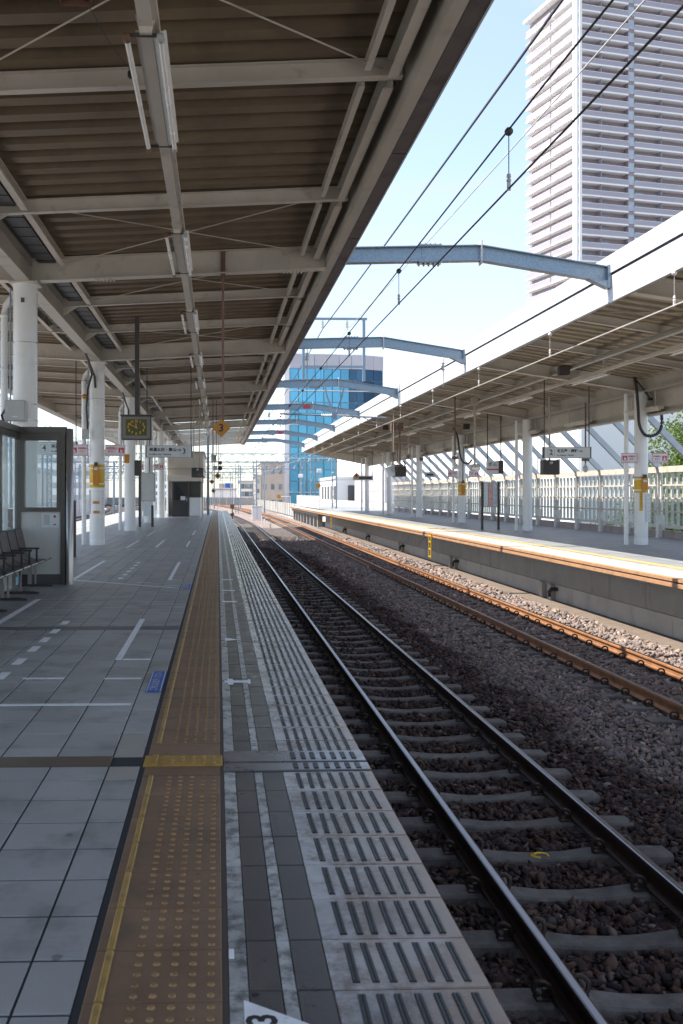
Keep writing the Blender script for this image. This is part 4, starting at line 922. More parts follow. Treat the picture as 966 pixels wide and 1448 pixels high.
sticker(CX, 25.58, 1.12, 1.19, .17, 'orange', 'upper orange and black sticker on the second near column'); sticker(CX + .01, 25.58, .86, .93, .17, 'orange', 'lower orange and black sticker on the second near column')
sticker(CX - .1, 35.19, 2.52, 2.85, .20, 'orange', 'small orange notice high on the third near column', '・・')
sticker(CX - .17, 25.66, .85, 1.5, .06, 'sign_white', 'narrow white notice with red dots on the second column edge', '・・・・・・・', 'red'); sticker(CX + .17, 25.66, .85, 1.5, .06, 'sign_white', 'narrow white notice with red dots on the other edge of the second column', '・・・・・・・', 'red')
# ---- small fittings on the second column
t = thing('column_lamp', 'small orange warning lamp high on the second near column', 'lamp', (CX - .26, 25.5, 4.0)); part('bracket', MB().box(CX - .30, CX - .18, 25.5, 25.56, 3.96, 4.04), 'galv', t); part('lamp_head', MB().lathe([(.001, 0), (.06, .01), (.07, .06), (.05, .13), (.001, .14)], (CX - .30, 25.38, 4.0), 12, axis='y'), 'orange', t, True)
solo('junction_box', MB().ctile(CX - .36, CX - .18, 25.45, 25.57, 2.86, 3.12, .006), 'grey_box', 'small grey junction box on the second near column', 'junction box', (CX - .27, 25.5, 2.86))
solo('cable', MB().path([(CX - .2, 25.5, 4.95), (CX - .10, 25.5, 4.6), (CX - .22, 25.52, 4.2), (CX - .25, 25.5, 3.7), (CX - .22, 25.52, 3.12)], .028, 6), 'cable', 'black cable running down the second near column', 'cable', (CX - .2, 25.5, 3.1))
solo('cable', MB().path([(CX - .1, 24.2, 5.0), (CX - .06, 24.9, 4.75), (CX - .03, 25.5, 4.55), (CX - .02, 25.58, 4.25)], .03, 6), 'cable', 'thick black cable looping from the girder to the second column', 'cable', (CX, 25, 4.2))
solo('cable', MB().path([(CX - .1, 33.6, 5.0), (CX - .06, 34.4, 4.7), (CX - .03, 35.1, 4.5), (CX - .02, 35.18, 4.0)], .03, 6), 'cable', 'thick black cable looping to the third near column', 'cable', (CX, 35, 4.0))
solo('conduit', MB().tube((CX + .05, 45 - .22, 1.9), (CX + .05, 45 - .22, 5.0), .02, 6), 'dark_steel', 'dark conduit down the fourth near column', 'conduit', (CX, 44.8, 1.9))
# ---- dark boards and posts between the columns
t = thing('notice_post', 'dark navy narrow post standing just beyond the windbreak', 'post', (-3.18, 20.9, 0)); part('post', MB().box(-3.25, -3.12, 20.86, 20.93, 0, 1.22), mat('navy_post', (.035, .03, .05), .4), t); part('cap', MB().box(-3.26, -3.11, 20.85, 20.94, 1.222, 1.25), 'dark_steel', t)
t = thing('notice_board', 'dark framed notice board on two legs between the near columns', 'notice board', (-3.0, 39.5, 0))
for x in (-3.25, -2.72): part('leg', MB().box(x - .05, x + .05, 39.46, 39.54, 0, 2.3 if x < -3 else .9), 'dark_steel', t)
part('board', MB().box(-3.19, -2.60, 39.47, 39.53, 1.05, 2.25), 'grey_box', t); part('poster', MB().box(-3.15, -2.66, 39.455, 39.465, 1.1, 2.2), 'panel', t); part('lower_panel', MB().box(-3.12, -2.68, 39.48, 39.52, .45, 1.03), 'sign_white', t)
t = thing('hanging_speaker', 'dark box speaker hanging on two thin rods by the platform 3 sign', 'speaker', (-2.62, 31, 2.0)); part('case', MB().ctile(-2.72, -2.5, 30.9, 31.1, 1.98, 2.48, .02), 'dark_steel', t)
for x in (-2.67, -2.55): part('rod', MB().tube((x, 31, 2.48), (x, 31, 5.2), .012, 5), 'dark_steel', t)
# ---- monitor and camera clusters at the platform edge
t = thing('platform_monitor', 'black square monitor box hanging in front of the white booth', 'monitor', (-.85, 40, 2.07)); part('case', MB().ctile(-1.11, -.62, 40, 40.35, 2.07, 2.48, .015), 'dark_steel', t); part('screen', MB().box(-1.07, -.66, 39.99, 39.998, 2.11, 2.44), 'lens', t); part('mirror_disc', MB().lathe([(.045, 0), (.001, -.01)], (-.85, 39.985, 2.40), 12, axis='y'), 'alu_light', t)
for x in (-1.02, -.78): part('rod', MB().tube((x, 40.15, 2.49), (x, 40.15, 5.3), .025, 6), 'beige_steel', t)
part('bracket', MB().box(-.92, -.64, 40.05, 40.25, 4.3, 4.5), 'beige_steel', t)
t = thing('camera_cluster', 'hanging cluster of grey and dark cameras above the platform edge', 'camera', (-.1, 40, 2.4)); part('camera_body', MB().ctile(-.28, -.06, 39.8, 40.2, 2.75, 3.02, .03), 'fence_bar', t); part('lens_hood', MB().lathe([(.09, 0), (.075, .14)], (-.06, 39.72, 2.9), 12, axis='y'), 'lens', t); part('camera_body', MB().ctile(-.2, -.02, 39.85, 40.1, 2.38, 2.55, .03), 'grey_box', t)
for x in (-.2, -.06): part('rod', MB().tube((x, 40, 3.0), (x, 40, 5.35), .018, 6), 'rust_pole', t)
part('stem', MB().tube((-.12, 40, 2.5), (-.12, 40, 2.8), .015, 6), 'dark_steel', t)
t = thing('signal_lamp', 'dark round signal lamp on a thin rod beside the camera cluster', 'signal', (.1, 40, 2.4)); part('lamp', MB().lathe([(.001, -.05), (.10, -.04), (.10, .05), (.001, .06)], (.1, 40, 2.46), 14, axis='y'), 'dark_steel', t, True); part('junction', MB().box(.02, .18, 39.95, 40.05, 2.62, 2.76), 'rust_pole', t); part('rod', MB().tube((.1, 40, 2.76), (.1, 40, 5.35), .014, 6), 'beige_steel', t); part('stem', MB().tube((.1, 40, 2.5), (.1, 40, 2.62), .02, 6), 'dark_steel', t)
t = thing('hanging_box', 'red brown box on the canopy at the top edge of the photo', 'box', (-1.06, 7.0, 5.1)); part('case', MB().ctile(-1.18, -.95, 6.9, 7.15, 5.08, 5.3, .01), 'rust_pole', t); part('bracket', MB().box(-1.1, -1.03, 6.95, 7.1, 5.302, 5.42), 'dark_steel', t)
t = thing('hanging_plug', 'small black plug dangling below the second purlin beside the first light', 'plug', (-.80, 8.75, 5.2)); part('plug', MB().lathe([(.001, 5.22), (.03, 5.24), (.03, 5.29), (.012, 5.31)], (-.80, 8.72, 0), 8), 'cable', t); part('lead', MB().path([(-1.0, 7.1, 5.12), (-.9, 7.9, 5.16), (-.80, 8.72, 5.30)], .004, 4), 'cable', t)
# ---- booth at the end of the platform
bo = thing('platform_booth', 'white staff booth with dark glazing near the end of the near platform', 'booth', (-1.9, 54, 0))
part('wall', MB().box(-2.86, -.98, 54.1, 66, 0, .06).box(-1.62, -.98, 54.0, 54.1, .1, 1.15).box(-1.04, -.98, 54.1, 66, .06, 1.15), 'white', bo)
part('wall', MB().box(-2.86, -.98, 54.1, 66, 2.08, 2.45).box(-2.86, -2.80, 54.1, 66, .06, 2.08).box(-2.8, -1.04, 65.9, 66, .06, 2.08).box(-2.88, -.96, 53.97, 54.098, 2.08, 2.42), 'cream_wall', bo)
w_ = part('window', MB().box(-1.66, -1.62, 53.98, 54.09, .06, 2.078).box(-1.62, -.98, 53.98, 54.09, 1.152, 1.20).box(-1.03, -.98, 53.98, 54.09, 1.2, 2.078), 'dark_steel', bo); part('pane', MB().box(-1.62, -1.03, 54.03, 54.04, 1.2, 2.078), 'lens', w_)
dr = part('door', MB().box(-2.60, -1.68, 54.02, 54.08, .06, 2.07), 'dark_steel', bo); part('pane', MB().box(-2.5, -1.78, 54.008, 54.018, 1.0, 2.0), 'lens', dr); part('handle', MB().box(-1.78, -1.74, 53.99, 54.018, .95, 1.15), 'alu_light', dr); part('notice', MB().box(-2.12, -1.85, 53.995, 54.006, 1.0, 1.22), 'sign_white', dr)
part('side_window', MB().box(-.979, -.97, 54.5, 57.5, 1.2, 2.0), 'lens', bo); part('corner_post', MB().box(-.98, -.90, 57.6, 57.75, 0, 2.4), 'cream_wall', bo)
part('upper_wall', MB().box(-2.9, -.85, 55.0, 66.2, 2.452, 3.75), 'cream_wall', bo); part('ledge', MB().box(-2.95, -.8, 54.8, 66.3, 2.80, 2.84), 'beige_steel', bo)
part('roof', MB().box(-2.98, -.75, 54.7, 66.4, 3.752, 3.82), 'grey_box', bo)
solo('steel_post', MB().ibeam((0, 0, 0), (0, 0, 0), .1, .1) if False else MB().box(-.70, -.55, 60.9, 60.93, 0, 5.3).box(-.635, -.615, 60.93, 61.07, 0, 5.3).box(-.70, -.55, 61.07, 61.1, 0, 5.3), 'galv', 'pale blue grey steel H post standing at the end of the near platform', 'post', (-.62, 61, 0))
t = thing('end_railing', 'white railing closing the far end of the near platform', 'railing', (-.2, 74.8, 0))
for x in np.arange(-6.6, .1, .6): part('baluster', MB().box(x - .02, x + .02, 74.78, 74.82, 0, 1.1), 'white', t)
for z in (.55, 1.1): part('rail', MB().box(-6.62, .08, 74.765, 74.78, z - .03, z), 'white', t)

# ================================================================== THINGS ON THE FAR PLATFORM
FP = FZ
t = thing('platform_monitor', 'black square monitor with pale back edge under the platform 2 sign', 'monitor', (10.7, 30, 2.0)); part('case', MB().ctile(10.44, 10.96, 30, 30.3, 2.0, 2.47, .02), 'dark_steel', t); part('side_trim', MB().box(10.965, 10.99, 30.0, 30.3, 2.02, 2.5), 'sign_white', t); part('lens', MB().lathe([(.05, 0), (.001, -.015)], (10.70, 29.995, 2.38), 12, axis='y'), 'alu_light', t)
part('pole', MB().tube((10.7, 30.15, 2.47), (10.7, 30.15, zf(10.7) + .15), .035, 8), 'beige_steel', t)
t = thing('station_name_sign', 'small hanging station name sign with red line beside a dark end box', 'sign', (10.6, 36, 2.1)); part('face', MB().box(10.33, 10.80, 36, 36.06, 2.13, 2.64), 'sign_white', t); part('red_line', MB().box(10.33, 10.80, 35.99, 35.998, 2.29, 2.34), 'red', t); part('end_box', MB().box(10.805, 10.98, 35.98, 36.3, 2.15, 2.66), 'dark_steel', t); text(t, 'ぎふ', .17, 'black', (10.56, 35.99, 2.50), bold=.002)
for x in (10.38, 10.9): part('rod', MB().tube((x, 36.05, 2.64), (x, 36.05, zf(x) + .15), .022, 6), 'dark_steel', t)
t = thing('notice_board', 'freestanding notice board with coloured posters on the far platform', 'notice board', (10.6, 36.5, FP))
for x in (10.30, 10.94): part('leg', MB().box(x - .04, x + .04, 36.46, 36.54, FP, 1.85), 'dark_steel', t)
part('board', MB().box(10.34, 10.90, 36.47, 36.53, .86, 1.82), 'grey_box', t)
for x, m in ((10.44, 'sign_white'), (10.62, mat('pink_poster', (.62, .35, .33), .5, v=.3, s=7)), (10.79, mat('pale_blue_poster', (.50, .57, .66), .5, v=.3, s=7))): part('poster', MB().box(x - .075, x + .075, 36.455, 36.465, .9, 1.78), m, t)
def dome(x, y, z, label, zt, m='fence_bar'):
    t = thing('dome_camera', label, 'camera', (x, y, z)); part('dome', MB().lathe([(.001, z), (.05, z + .02), (.085, z + .10), (.08, z + .18), (.03, z + .24), (.03, z + .30)], (x, y, 0), 14), m, t, True)
    part('pole', MB().tube((x, y, z + .30), (x, y, zt), .026, 8), 'rust_pole', t); part('plate', MB().box(x - .1, x + .1, y - .06, y + .06, z + .36, z + .46), 'rust_pole', t)
dome(8.35, 33, 2.24, 'grey dome camera on a rusty pole under the middle of the far canopy', zf(8.35) + .1); dome(11.5, 29.2, 2.05, 'grey dome camera on a mauve pole right of the platform 2 sign', zf(11.5))
t = thing('flood_light', 'pale grey floodlight unit hanging on a cream pole by the third far column', 'light', (9.05, 33, 2.2)); part('body', MB().ctile(8.9, 9.2, 32.85, 33.15, 2.2, 2.42, .03), 'alu_light', t); part('lamp_face', MB().box(8.92, 9.18, 32.84, 32.849, 2.22, 2.31), 'tube', t); part('pole', MB().tube((9.05, 33, 2.42), (9.05, 33, zf(9.05) + .1), .035, 8), 'beige_steel', t); part('plate', MB().box(8.93, 9.17, 32.9, 33.1, zf(9.05) - .1, zf(9.05) + .14), 'beige_steel', t)
t = thing('monitor_cluster', 'cluster of white and black hooded monitors hanging from a rusty bracket', 'monitor', (7.2, 38, 2.0))
part('monitor_case', MB().prism([(6.72, 2.42), (6.86, 2.06), (7.12, 2.1), (7.1, 2.55)], 37.7, 38.1), 'sign_white', t); part('monitor_case', MB().ctile(7.14, 7.58, 37.75, 38.1, 2.08, 2.5, .02), 'dark_steel', t); part('camera_hood', MB().lathe([(.12, 0), (.10, .2)], (7.05, 37.45, 2.36), 12, axis='y'), 'lens', t, True); part('camera_hood', MB().lathe([(.13, 0), (.11, .2)], (7.38, 37.5, 2.56), 12, axis='y'), 'lens', t, True)
part('bracket', MB().box(7.0, 7.2, 37.85, 38.1, 3.9, 4.25).box(7.28, 7.48, 37.85, 38.1, 3.9, 4.25), 'rust_pole', t)
for x in (7.08, 7.36): part('pole', MB().box(x - .03, x + .03, 37.95, 38.01, 2.5, 3.9), 'rust_pole', t)
part('arm', MB().box(7.0, 7.5, 37.96, 38.0, 2.50, 2.56), 'dark_steel', t)
for k, (x, y, zz) in enumerate(((6.95, 37, 2.95), (7.75, 38, 2.9), (8.9, 41, 2.9))): 
    t = thing('loudspeaker', ['left small horn speaker near the hanging monitors', 'right small horn speaker near the hanging monitors', 'small horn speaker deeper under the far canopy'][k], 'loudspeaker', (x, y, zz)); part('horn', MB().lathe([(.10, 0), (.06, .12), (.04, .24), (.001, .25)], (x, y, zz), 12, axis='y'), 'fence_bar', t, True); part('rod', MB().tube((x, y + .15, zz + .04), (x, y + .15, zf(x) + .3), .014, 6), 'beige_steel', t)
t = thing('hanging_sign', 'distant grey hanging sign behind the orange diamond under the far canopy', 'sign', (10.2, 66, 2.3)); part('box', MB().box(9.5, 10.9, 66, 66.1, 2.3, 2.62), 'grey_box', t); part('print', MB().box(9.9, 10.8, 65.985, 65.998, 2.40, 2.52), 'black', t)
for x in (9.55, 10.85): part('rod', MB().tube((x, 66.05, 2.62), (x, 66.05, zf(x) + .2), .02, 6), 'dark_steel', t)
for k, (x0, x1) in enumerate(((10.1, 10.75), (12.0, 12.6))):
    t = thing('hanging_sign', ['small grey sign left of the fourth far column', 'small grey sign right of the fourth far column'][k], 'sign', (x0, 54.4, 2.3)); part('plate', MB().box(x0, x1, 54.4, 54.45, 2.32, 2.62), 'grey_box', t); part('print', MB().box(x0 + .1, x1 - .1, 54.385, 54.398, 2.42, 2.52), 'black', t); part('rod', MB().tube(((x0 + x1) / 2, 54.42, 2.62), ((x0 + x1) / 2, 54.42, zf(x0)), .018, 6), 'dark_steel', t)
t = thing('junction_box', 'cream electrical box beside the top of the nearest far column', 'junction box', (12.2, 25.8, 3.65)); part('case', MB().ctile(12.12, 12.36, 25.6, 25.85, 3.66, 4.12, .01), 'beige_steel', t); part('clamp', MB().box(11.9, 12.12, 25.7, 25.78, 3.72, 3.78).box(11.9, 12.12, 25.7, 25.78, 3.98, 4.04), 'dark_steel', t)
P_ = [(11.42, 25.55, 4.6), (11.46, 25.5, 4.2), (11.50, 25.5, 3.7), (11.53, 25.5, 3.3), (11.66, 25.5, 3.03), (11.86, 25.5, 2.97), (12.06, 25.5, 3.06), (12.16, 25.52, 3.26), (12.2, 25.6, 3.52), (12.22, 25.7, 3.66)]
def smooth_path(P, n=5):
    P = [Vector(p) for p in P]; out = []
    for i in range(len(P) - 1):
        p0, p1, p2, p3 = P[max(i - 1, 0)], P[i], P[i + 1], P[min(i + 2, len(P) - 1)]
        for k in range(n):
            u = k / n; out.append(.5 * ((2 * p1) + (p2 - p0) * u + (2 * p0 - 5 * p1 + 4 * p2 - p3) * u * u + (3 * p1 - p0 - 3 * p2 + p3) * u ** 3))
    return out + [P[-1]]
solo('cable', MB().path(smooth_path(P_), .042, 8), 'cable', 'thick black hose looping round the nearest far column to the cream box', 'cable', (11.8, 25.5, 3), smooth=True)
solo('cable', MB().path(smooth_path([(11.46, 25.52, 4.5), (11.62, 25.5, 4.28), (11.82, 25.5, 4.02)]), .025, 6), 'cable', 'short black cable crossing the top of the nearest far column', 'cable', (11.6, 25.5, 4))
solo('cable', MB().path(smooth_path([(11.2, 44.6, 4.5), (11.4, 44.6, 4.1), (11.5, 44.6, 3.4), (11.62, 44.6, 2.95), (11.9, 44.6, 2.8), (12.1, 44.6, 3.0)]), .045, 6), 'cable', 'thick black hose down the third far column', 'cable', (11.5, 44.6, 3))
solo('cable', MB().path(smooth_path([(11.74, 44.76, 3.6), (11.72, 44.8, 2.6), (11.72, 44.8, 1.95)]), .02, 6), 'cable', 'thin conduit running to the call button on the third far column', 'cable', (11.7, 44.8, 2))
for k, (x, y) in enumerate(((9.0, 24.2), (10.9, 41), (8.4, 47))):
    solo('ceiling_speaker', MB().ctile(x - .13, x + .13, y, y + .2, zf(x) - .12, zf(x) + .12, .02), 'dark_steel', ['black box speaker under the far canopy near the front lights', 'small black box under the far canopy behind the second column', 'dark box under the far canopy in the distance'][k], 'speaker', (x, y, zf(x)))

# ---- tall glazed fence behind the far platform
FNX = 14.2
fn = thing('glazed_fence', 'tall rusty-railed glazed fence behind the far platform', 'fence', (FNX, 50, FP)); NB = 23
POST = MB().box(-.09, .09, -.012, .012, 0, 2.22).box(-.012, .012, -.09, -.012, 0, 2.22).box(-.012, .012, .012, .09, 0, 2.22).mesh('fence_post', 'fence_post')
SHOE = MB().box(-.10, .10, -.10, .10, 0, .72).mesh('post_shoe', 'fence_post')
STRUT = MB().hexa([(-.0, -.06, 2.08), (.12, -.06, 2.20), (.12, .06, 2.20), (0, .06, 2.08), (-2.13, -.06, 4.25), (-2.01, -.06, 4.37), (-2.01, .06, 4.37), (-2.13, .06, 4.25)]).mesh('strut', 'strut')
BARM = MB().box(-.035, .035, -.03, .03, .42, 2.05).mesh('fence_bar', 'fence_bar')
R1 = MB().box(-.03, .03, .11, 2.19, -.025, .025).mesh('fence_rail', 'fence_rail'); RT = MB().box(-.06, .06, .0, 2.3, 2.06, 2.25).mesh('top_rail', 'fence_rail'); RB = MB().box(-.05, .05, .11, 2.19, .30, .40).mesh('bottom_rail', 'fence_bar')
GP = MB().box(.06, .07, .11, 2.19, .42, 2.04).mesh('glass_panel', 'poly')
BL = MB().box(-.08, .08, .005, .755, 0, .24).mesh('parapet_block', 'brick')
for k in range(NB):
    y = 23.0 + 2.3 * k
    p = link('fence_post', POST, fn, (FNX, y, FP)); link('post_shoe', SHOE, p, (FNX, y, FP)); link('strut', STRUT, fn, (FNX, y, 0))
    for j in range(1, 6): link('fence_bar', BARM, fn, (FNX + .02, y + j * 2.3 / 6, FP))
    for z in (.82, 1.24, 1.66): link('fence_rail', R1, fn, (FNX - .055, y, z))
    link('top_rail', RT, fn, (FNX - .06, y, 0)); link('bottom_rail', RB, fn, (FNX, y, 0)); link('glass_panel', GP, fn, (FNX, y, 0))
    for j in range(3): link('parapet_block', BL, fn, (FNX + .12, y + j * .766, FP))

# ================================================================== OVERHEAD LINE
def sagpath(cf, zfun, y0, y1, st=3): return [(cf(y), y, zfun(y)) for y in np.arange(y0, y1 + .1, st)]
zc_w = lambda y: 1.413 + 2.52
def zm_w(y): u = ((y - 6.6) % 38.4) / 38.4; return 1.413 + 2.92 + .10 * (abs(u - .5) * 2) ** 2
cat_t = [('wire', 'wire', 'near track'), ('wire_sunlit', 'wire', 'far track')]  # far track's contact wire and droppers are paled as if sunlit
for cf, (m1, m2, nm) in ((c3, cat_t[0]), (c2, cat_t[1])):
    solo('contact_wire', MB().path(sagpath(cf, zc_w, 1, 190), .0085 if m1 == 'wire' else .012, 5), m1, 'straight contact wire above the ' + nm, 'wire', (cf(1), 1, 3.93))
    solo('messenger_wire', MB().path(sagpath(cf, zm_w, 1, 190), .0085, 5), m2, 'messenger wire above the ' + nm + ' contact wire', 'wire', (cf(1), 1, 4.4))
    for k in range(12):
        y = 7.75 + 4.75 * k; x = cf(y); za, zz = zc_w(y), zm_w(y)
        t = thing('wire_dropper', ORD[k].capitalize() + ' dropper with pulley on the wires above the ' + nm, 'dropper', (x, y, za)); part('pulley', MB().lathe([(.001, -.014), (.034, -.012), (.034, .012), (.001, .014)], (x, y, zz - .015), 12, axis='y').tube((x - .016, y, zz - .015), (x + .016, y, zz - .015), .034, 10), 'dark_steel' if m1 == 'wire' else 'porcelain', t, True)
        part('rod', MB().tube((x, y, za + .06), (x, y, zz - .05), .0045, 5), m1, t); part('insulator', MB().lathe([(.006, za + .05), (.020, za + .06), (.020, za + .075), (.008, za + .085), (.020, za + .095), (.016, za + .12), (.004, za + .13)], (x, y, 0), 8).box(x - .014, x + .014, y - .008, y + .008, za - .015, za + .05), 'porcelain' if m1 != 'wire' else 'grey_box', t)
for x, nm, zz in ((3.95, 'left', 1.413 + 5.55), (4.87, 'right', 1.413 + 5.52)):
    pts = [(x, y, zz + .62 * (y / 35.4) ** 1.5) for y in np.arange(1, 35.5, 3)] + [(x, 35.4, zz + .62)] + [(x - (y - 35.4) * .005, y, zz + .62 - .5 * math.sin((y - 35.4) / 50 * math.pi)) for y in np.arange(38, 86, 4)]
    solo('feeder_wire', MB().path(pts, .020 if nm == 'left' else .011, 5), 'wire' if nm == 'left' else 'wire_sunlit', nm + ' of the two high feeder wires crossing the sky between the canopies', 'wire', (x, 1, zz))
# ---- bent steel beams spanning the tracks between the canopies
for k, y in enumerate(BY):
    if y < 10: continue
    t = thing('portal_beam', ORD[k - 2].capitalize() + ' galvanised steel beam spanning the tracks between the canopies', 'beam', (4.5, y, 5.3))
    pts = [(2.17, 5.36), (4.54, 5.42), (6.79, 5.06)]
    for (x0, z0), (x1, z1) in zip(pts[:-1], pts[1:]): part('beam', MB().ibeam((x0, y, z0), (x1, y, z1), .27, .17, .016, .012), 'galv', t)
    part('stiffener', MB().box(4.53, 4.55, y - .10, y + .10, 5.36, 5.76), 'fence_post', t)
    part('end_plate', MB().box(6.74, 6.798, y - .09, y + .09, 4.96, 5.36).prism([(6.40, 5.12), (6.74, 4.96), (6.74, 5.07)], y - .08, y + .08), 'galv', t)
    part('splice_plate', MB().box(3.45, 3.85, y - .10, y + .10, 5.66, 5.684).box(3.45, 3.85, y - .10, y + .10, 5.375, 5.388).box(3.52, 3.78, y - .014, y - .0065, 5.42, 5.64), 'galv', t)
    bl = MB()
    for x in np.linspace(3.48, 3.82, 5):
        for yy in (-.06, .06): bl.lathe([(.018, 5.684), (.018, 5.71), (.001, 5.715)], (x, y + yy, 0), 6).lathe([(.001, 5.335), (.018, 5.34), (.018, 5.375)], (x, y + yy, 0), 6)
    part('bolts', bl, 'fence_rail', t)
    if k in (5, 7): part('warning_plate', MB().box(4.1, 4.4, y - .10, y - .092, 5.46, 5.62), 'red', t, label='small red warning plate on the beam')
# insulator frame standing on the third beam, and the arm under it
y = 35.4
t = thing('insulator_frame', 'tall steel goal-post frame with white insulators standing on a track beam', 'frame', (4.3, y, 5.6))
for x in (3.22, 5.5): part('post', MB().ibeam((x, y - .05, 5.62), (x, y + .05, 5.62), .01, .01).box(x - .05, x + .05, y - .05, y + .05, 5.62, 7.92), 'galv', t)
part('cross_bar', MB().box(3.0, 5.62, y - .05, y + .05, 7.922, 8.0), 'galv', t); part('cross_bar', MB().box(3.27, 5.45, y - .04, y + .04, 6.12, 6.2), 'galv', t)
for x in (3.95, 4.87): part('insulator', MB().lathe([(.012, 7.92), (.02, 7.86), (.07, 7.83), (.025, 7.80), (.075, 7.74), (.025, 7.71), (.075, 7.65), (.02, 7.62), (.012, 7.56)], (x, y, 0), 10), 'porcelain', t, True)
t = thing('catenary_arm', 'horizontal contact wire arm with white ribbed insulators on a V hanger', 'catenary arm', (4.4, y - .3, 4.3))
part('hanger', MB().path([(4.0, y - .3, 5.40), (4.05, y - .3, 5.1), (4.28, y - .3, 4.4)], .035, 6).path([(4.72, y - .3, 5.40), (4.66, y - .3, 5.1), (4.42, y - .3, 4.4)], .035, 6).box(4.26, 4.44, y - .34, y - .26, 4.15, 4.42), 'galv', t)
part('arm_tube', MB().tube((2.3, y - .3, 4.36), (3.9, y - .3, 4.31), .03, 8).tube((4.8, y - .3, 4.28), (6.3, y - .3, 4.22), .03, 8), 'galv', t)
for x0, x1 in ((3.85, 4.28), (4.42, 4.85)):
    pr = [(.03, 0)]
    for j in range(6): pr += [(.03, j * .07 + .01), (.065, j * .07 + .02), (.065, j * .07 + .04), (.03, j * .07 + .05)]
    b = MB().lathe(pr, (0, 0, 0), 10); b.v = [(x0 + v[2], y - .3 + v[1], 4.30 + v[0]) for v in b.v]; part('insulator', b, 'porcelain', t, True)
part('steady_arm', MB().path([(2.9, y - .3, 4.34), (2.9, y - .3, 4.12), (2.5, y - .3, 3.96)], .018, 6).path([(5.4, y - .3, 4.25), (5.8, y - .3, 4.05), (6.1, y - .3, 3.96)], .018, 6), 'galv', t)
for k, (x, y) in enumerate(((2.45, 45), (6.2, 25.8), (2.45, 25.8))):
    z1 = 5.36 if x < 3 else 5.1
    solo('suspension_insulator', MB().lathe([(.01, z1 + .02), (.012, z1 - .1), (.06, z1 - .13), (.02, z1 - .16), (.065, z1 - .22), (.02, z1 - .25), (.06, z1 - .3), (.015, z1 - .33), (.01, zm_w(y))], (x, y, 0), 10), 'grey_box', ['dark insulator string under the third track beam by the near canopy', 'insulator string by the white fascia under the second track beam', 'insulator string by the near canopy under the second track beam'][k], 'insulator', (x, y, z1 - .3), smooth=True)

for k, (dx, zz, cf, nm) in enumerate(((0, 3.95, c4, 'contact wire above the left platform track'), (.05, 4.7, c4, 'messenger wire above the left platform track'), (0, 3.95, c5, 'contact wire above the farthest left track'), (.05, 4.7, c5, 'messenger wire above the farthest left track'),
        (-2.2, 5.6, c4, 'high feeder wire left of the left tracks'), (2.0, 5.5, c3, 'high feeder wire crossing between the distant gantries'), (3.2, 5.9, c2, 'feeder wire on the right ends of the distant gantries'))):
    solo('overhead_wire', MB().path([(cf(y) + dx, y, zz - .12 * math.sin(y / 9)) for y in np.arange(30 if k < 5 else 76, 212, 5)], .014, 4), 'wire', nm, 'wire', (cf(30), 30, zz))
# ---- lattice gantries farther down the line
def gantry(y, x0, x1, zb_, d, label, posts, sh=0):
    t = thing('lattice_gantry', label, 'gantry', ((x0 + x1) / 2 + sh, y, -1.4)); w = .45; r = .035
    for yy in (y - w / 2, y + w / 2):
        for zz in (zb_, zb_ + d): part('chord', MB().box(x0 + sh, x1 + sh, yy - r, yy + r, zz - r, zz + r), 'galv', t)
    n = max(4, int((x1 - x0) / (d * 1.25))); b = MB(); st = (x1 - x0) / n
    for k in range(n):
        xa = x0 + sh + k * st
        part('lattice_bar', MB().tube((xa, y - w / 2, zb_), (xa + st / 2, y - w / 2, zb_ + d), .024, 4).tube((xa + st / 2, y - w / 2, zb_ + d), (xa + st, y - w / 2, zb_), .024, 4).tube((xa, y + w / 2, zb_), (xa + st / 2, y + w / 2, zb_ + d), .02, 4), 'galv', t)
    for xp in posts:
        xp += sh
        for dx in (-.2, .2): part('post', MB().box(xp + dx - .04, xp + dx + .04, y - .2, y + .2, -1.4, zb_ + d + .3), 'galv', t)
        for z in np.arange(-1.2, zb_, .75): part('post_lacing', MB().tube((xp - .2, y - .21, z), (xp + .2, y - .21, z + .375), .022, 4).tube((xp + .2, y - .21, z + .375), (xp - .2, y - .21, z + .75), .022, 4), 'galv', t)
    return t
gantry(88, -16, 11.2, 4.30, .75, 'nearest lattice gantry across all tracks beyond the canopies', (-15.6, 8.9, 10.9))
gantry(112, -17, 11.5, 4.25, .8, 'second lattice gantry beyond the canopies', (-16.5, 4.9, 10.6), -.5)
gantry(140, -20, 9, 4.2, .8, 'third lattice gantry in the distance', (-19, 6.6), -1)
gantry(172, -24, 8, 4.2, .9, 'fourth lattice gantry far down the line', (-22, 5.5), -3)
gantry(210, -30, 8, 4.2, 1.0, 'farthest lattice gantry at the bend of the line', (-28, 4), -5)
gantry(127, -18, 10, 4.2, .8, 'lattice gantry just before the white cabinet poles', (-17.5, 3.4), -.8)
gantry(190, -27, 8, 4.3, .9, 'lattice gantry in front of the distant warehouse', (-25, 4.8), -4)
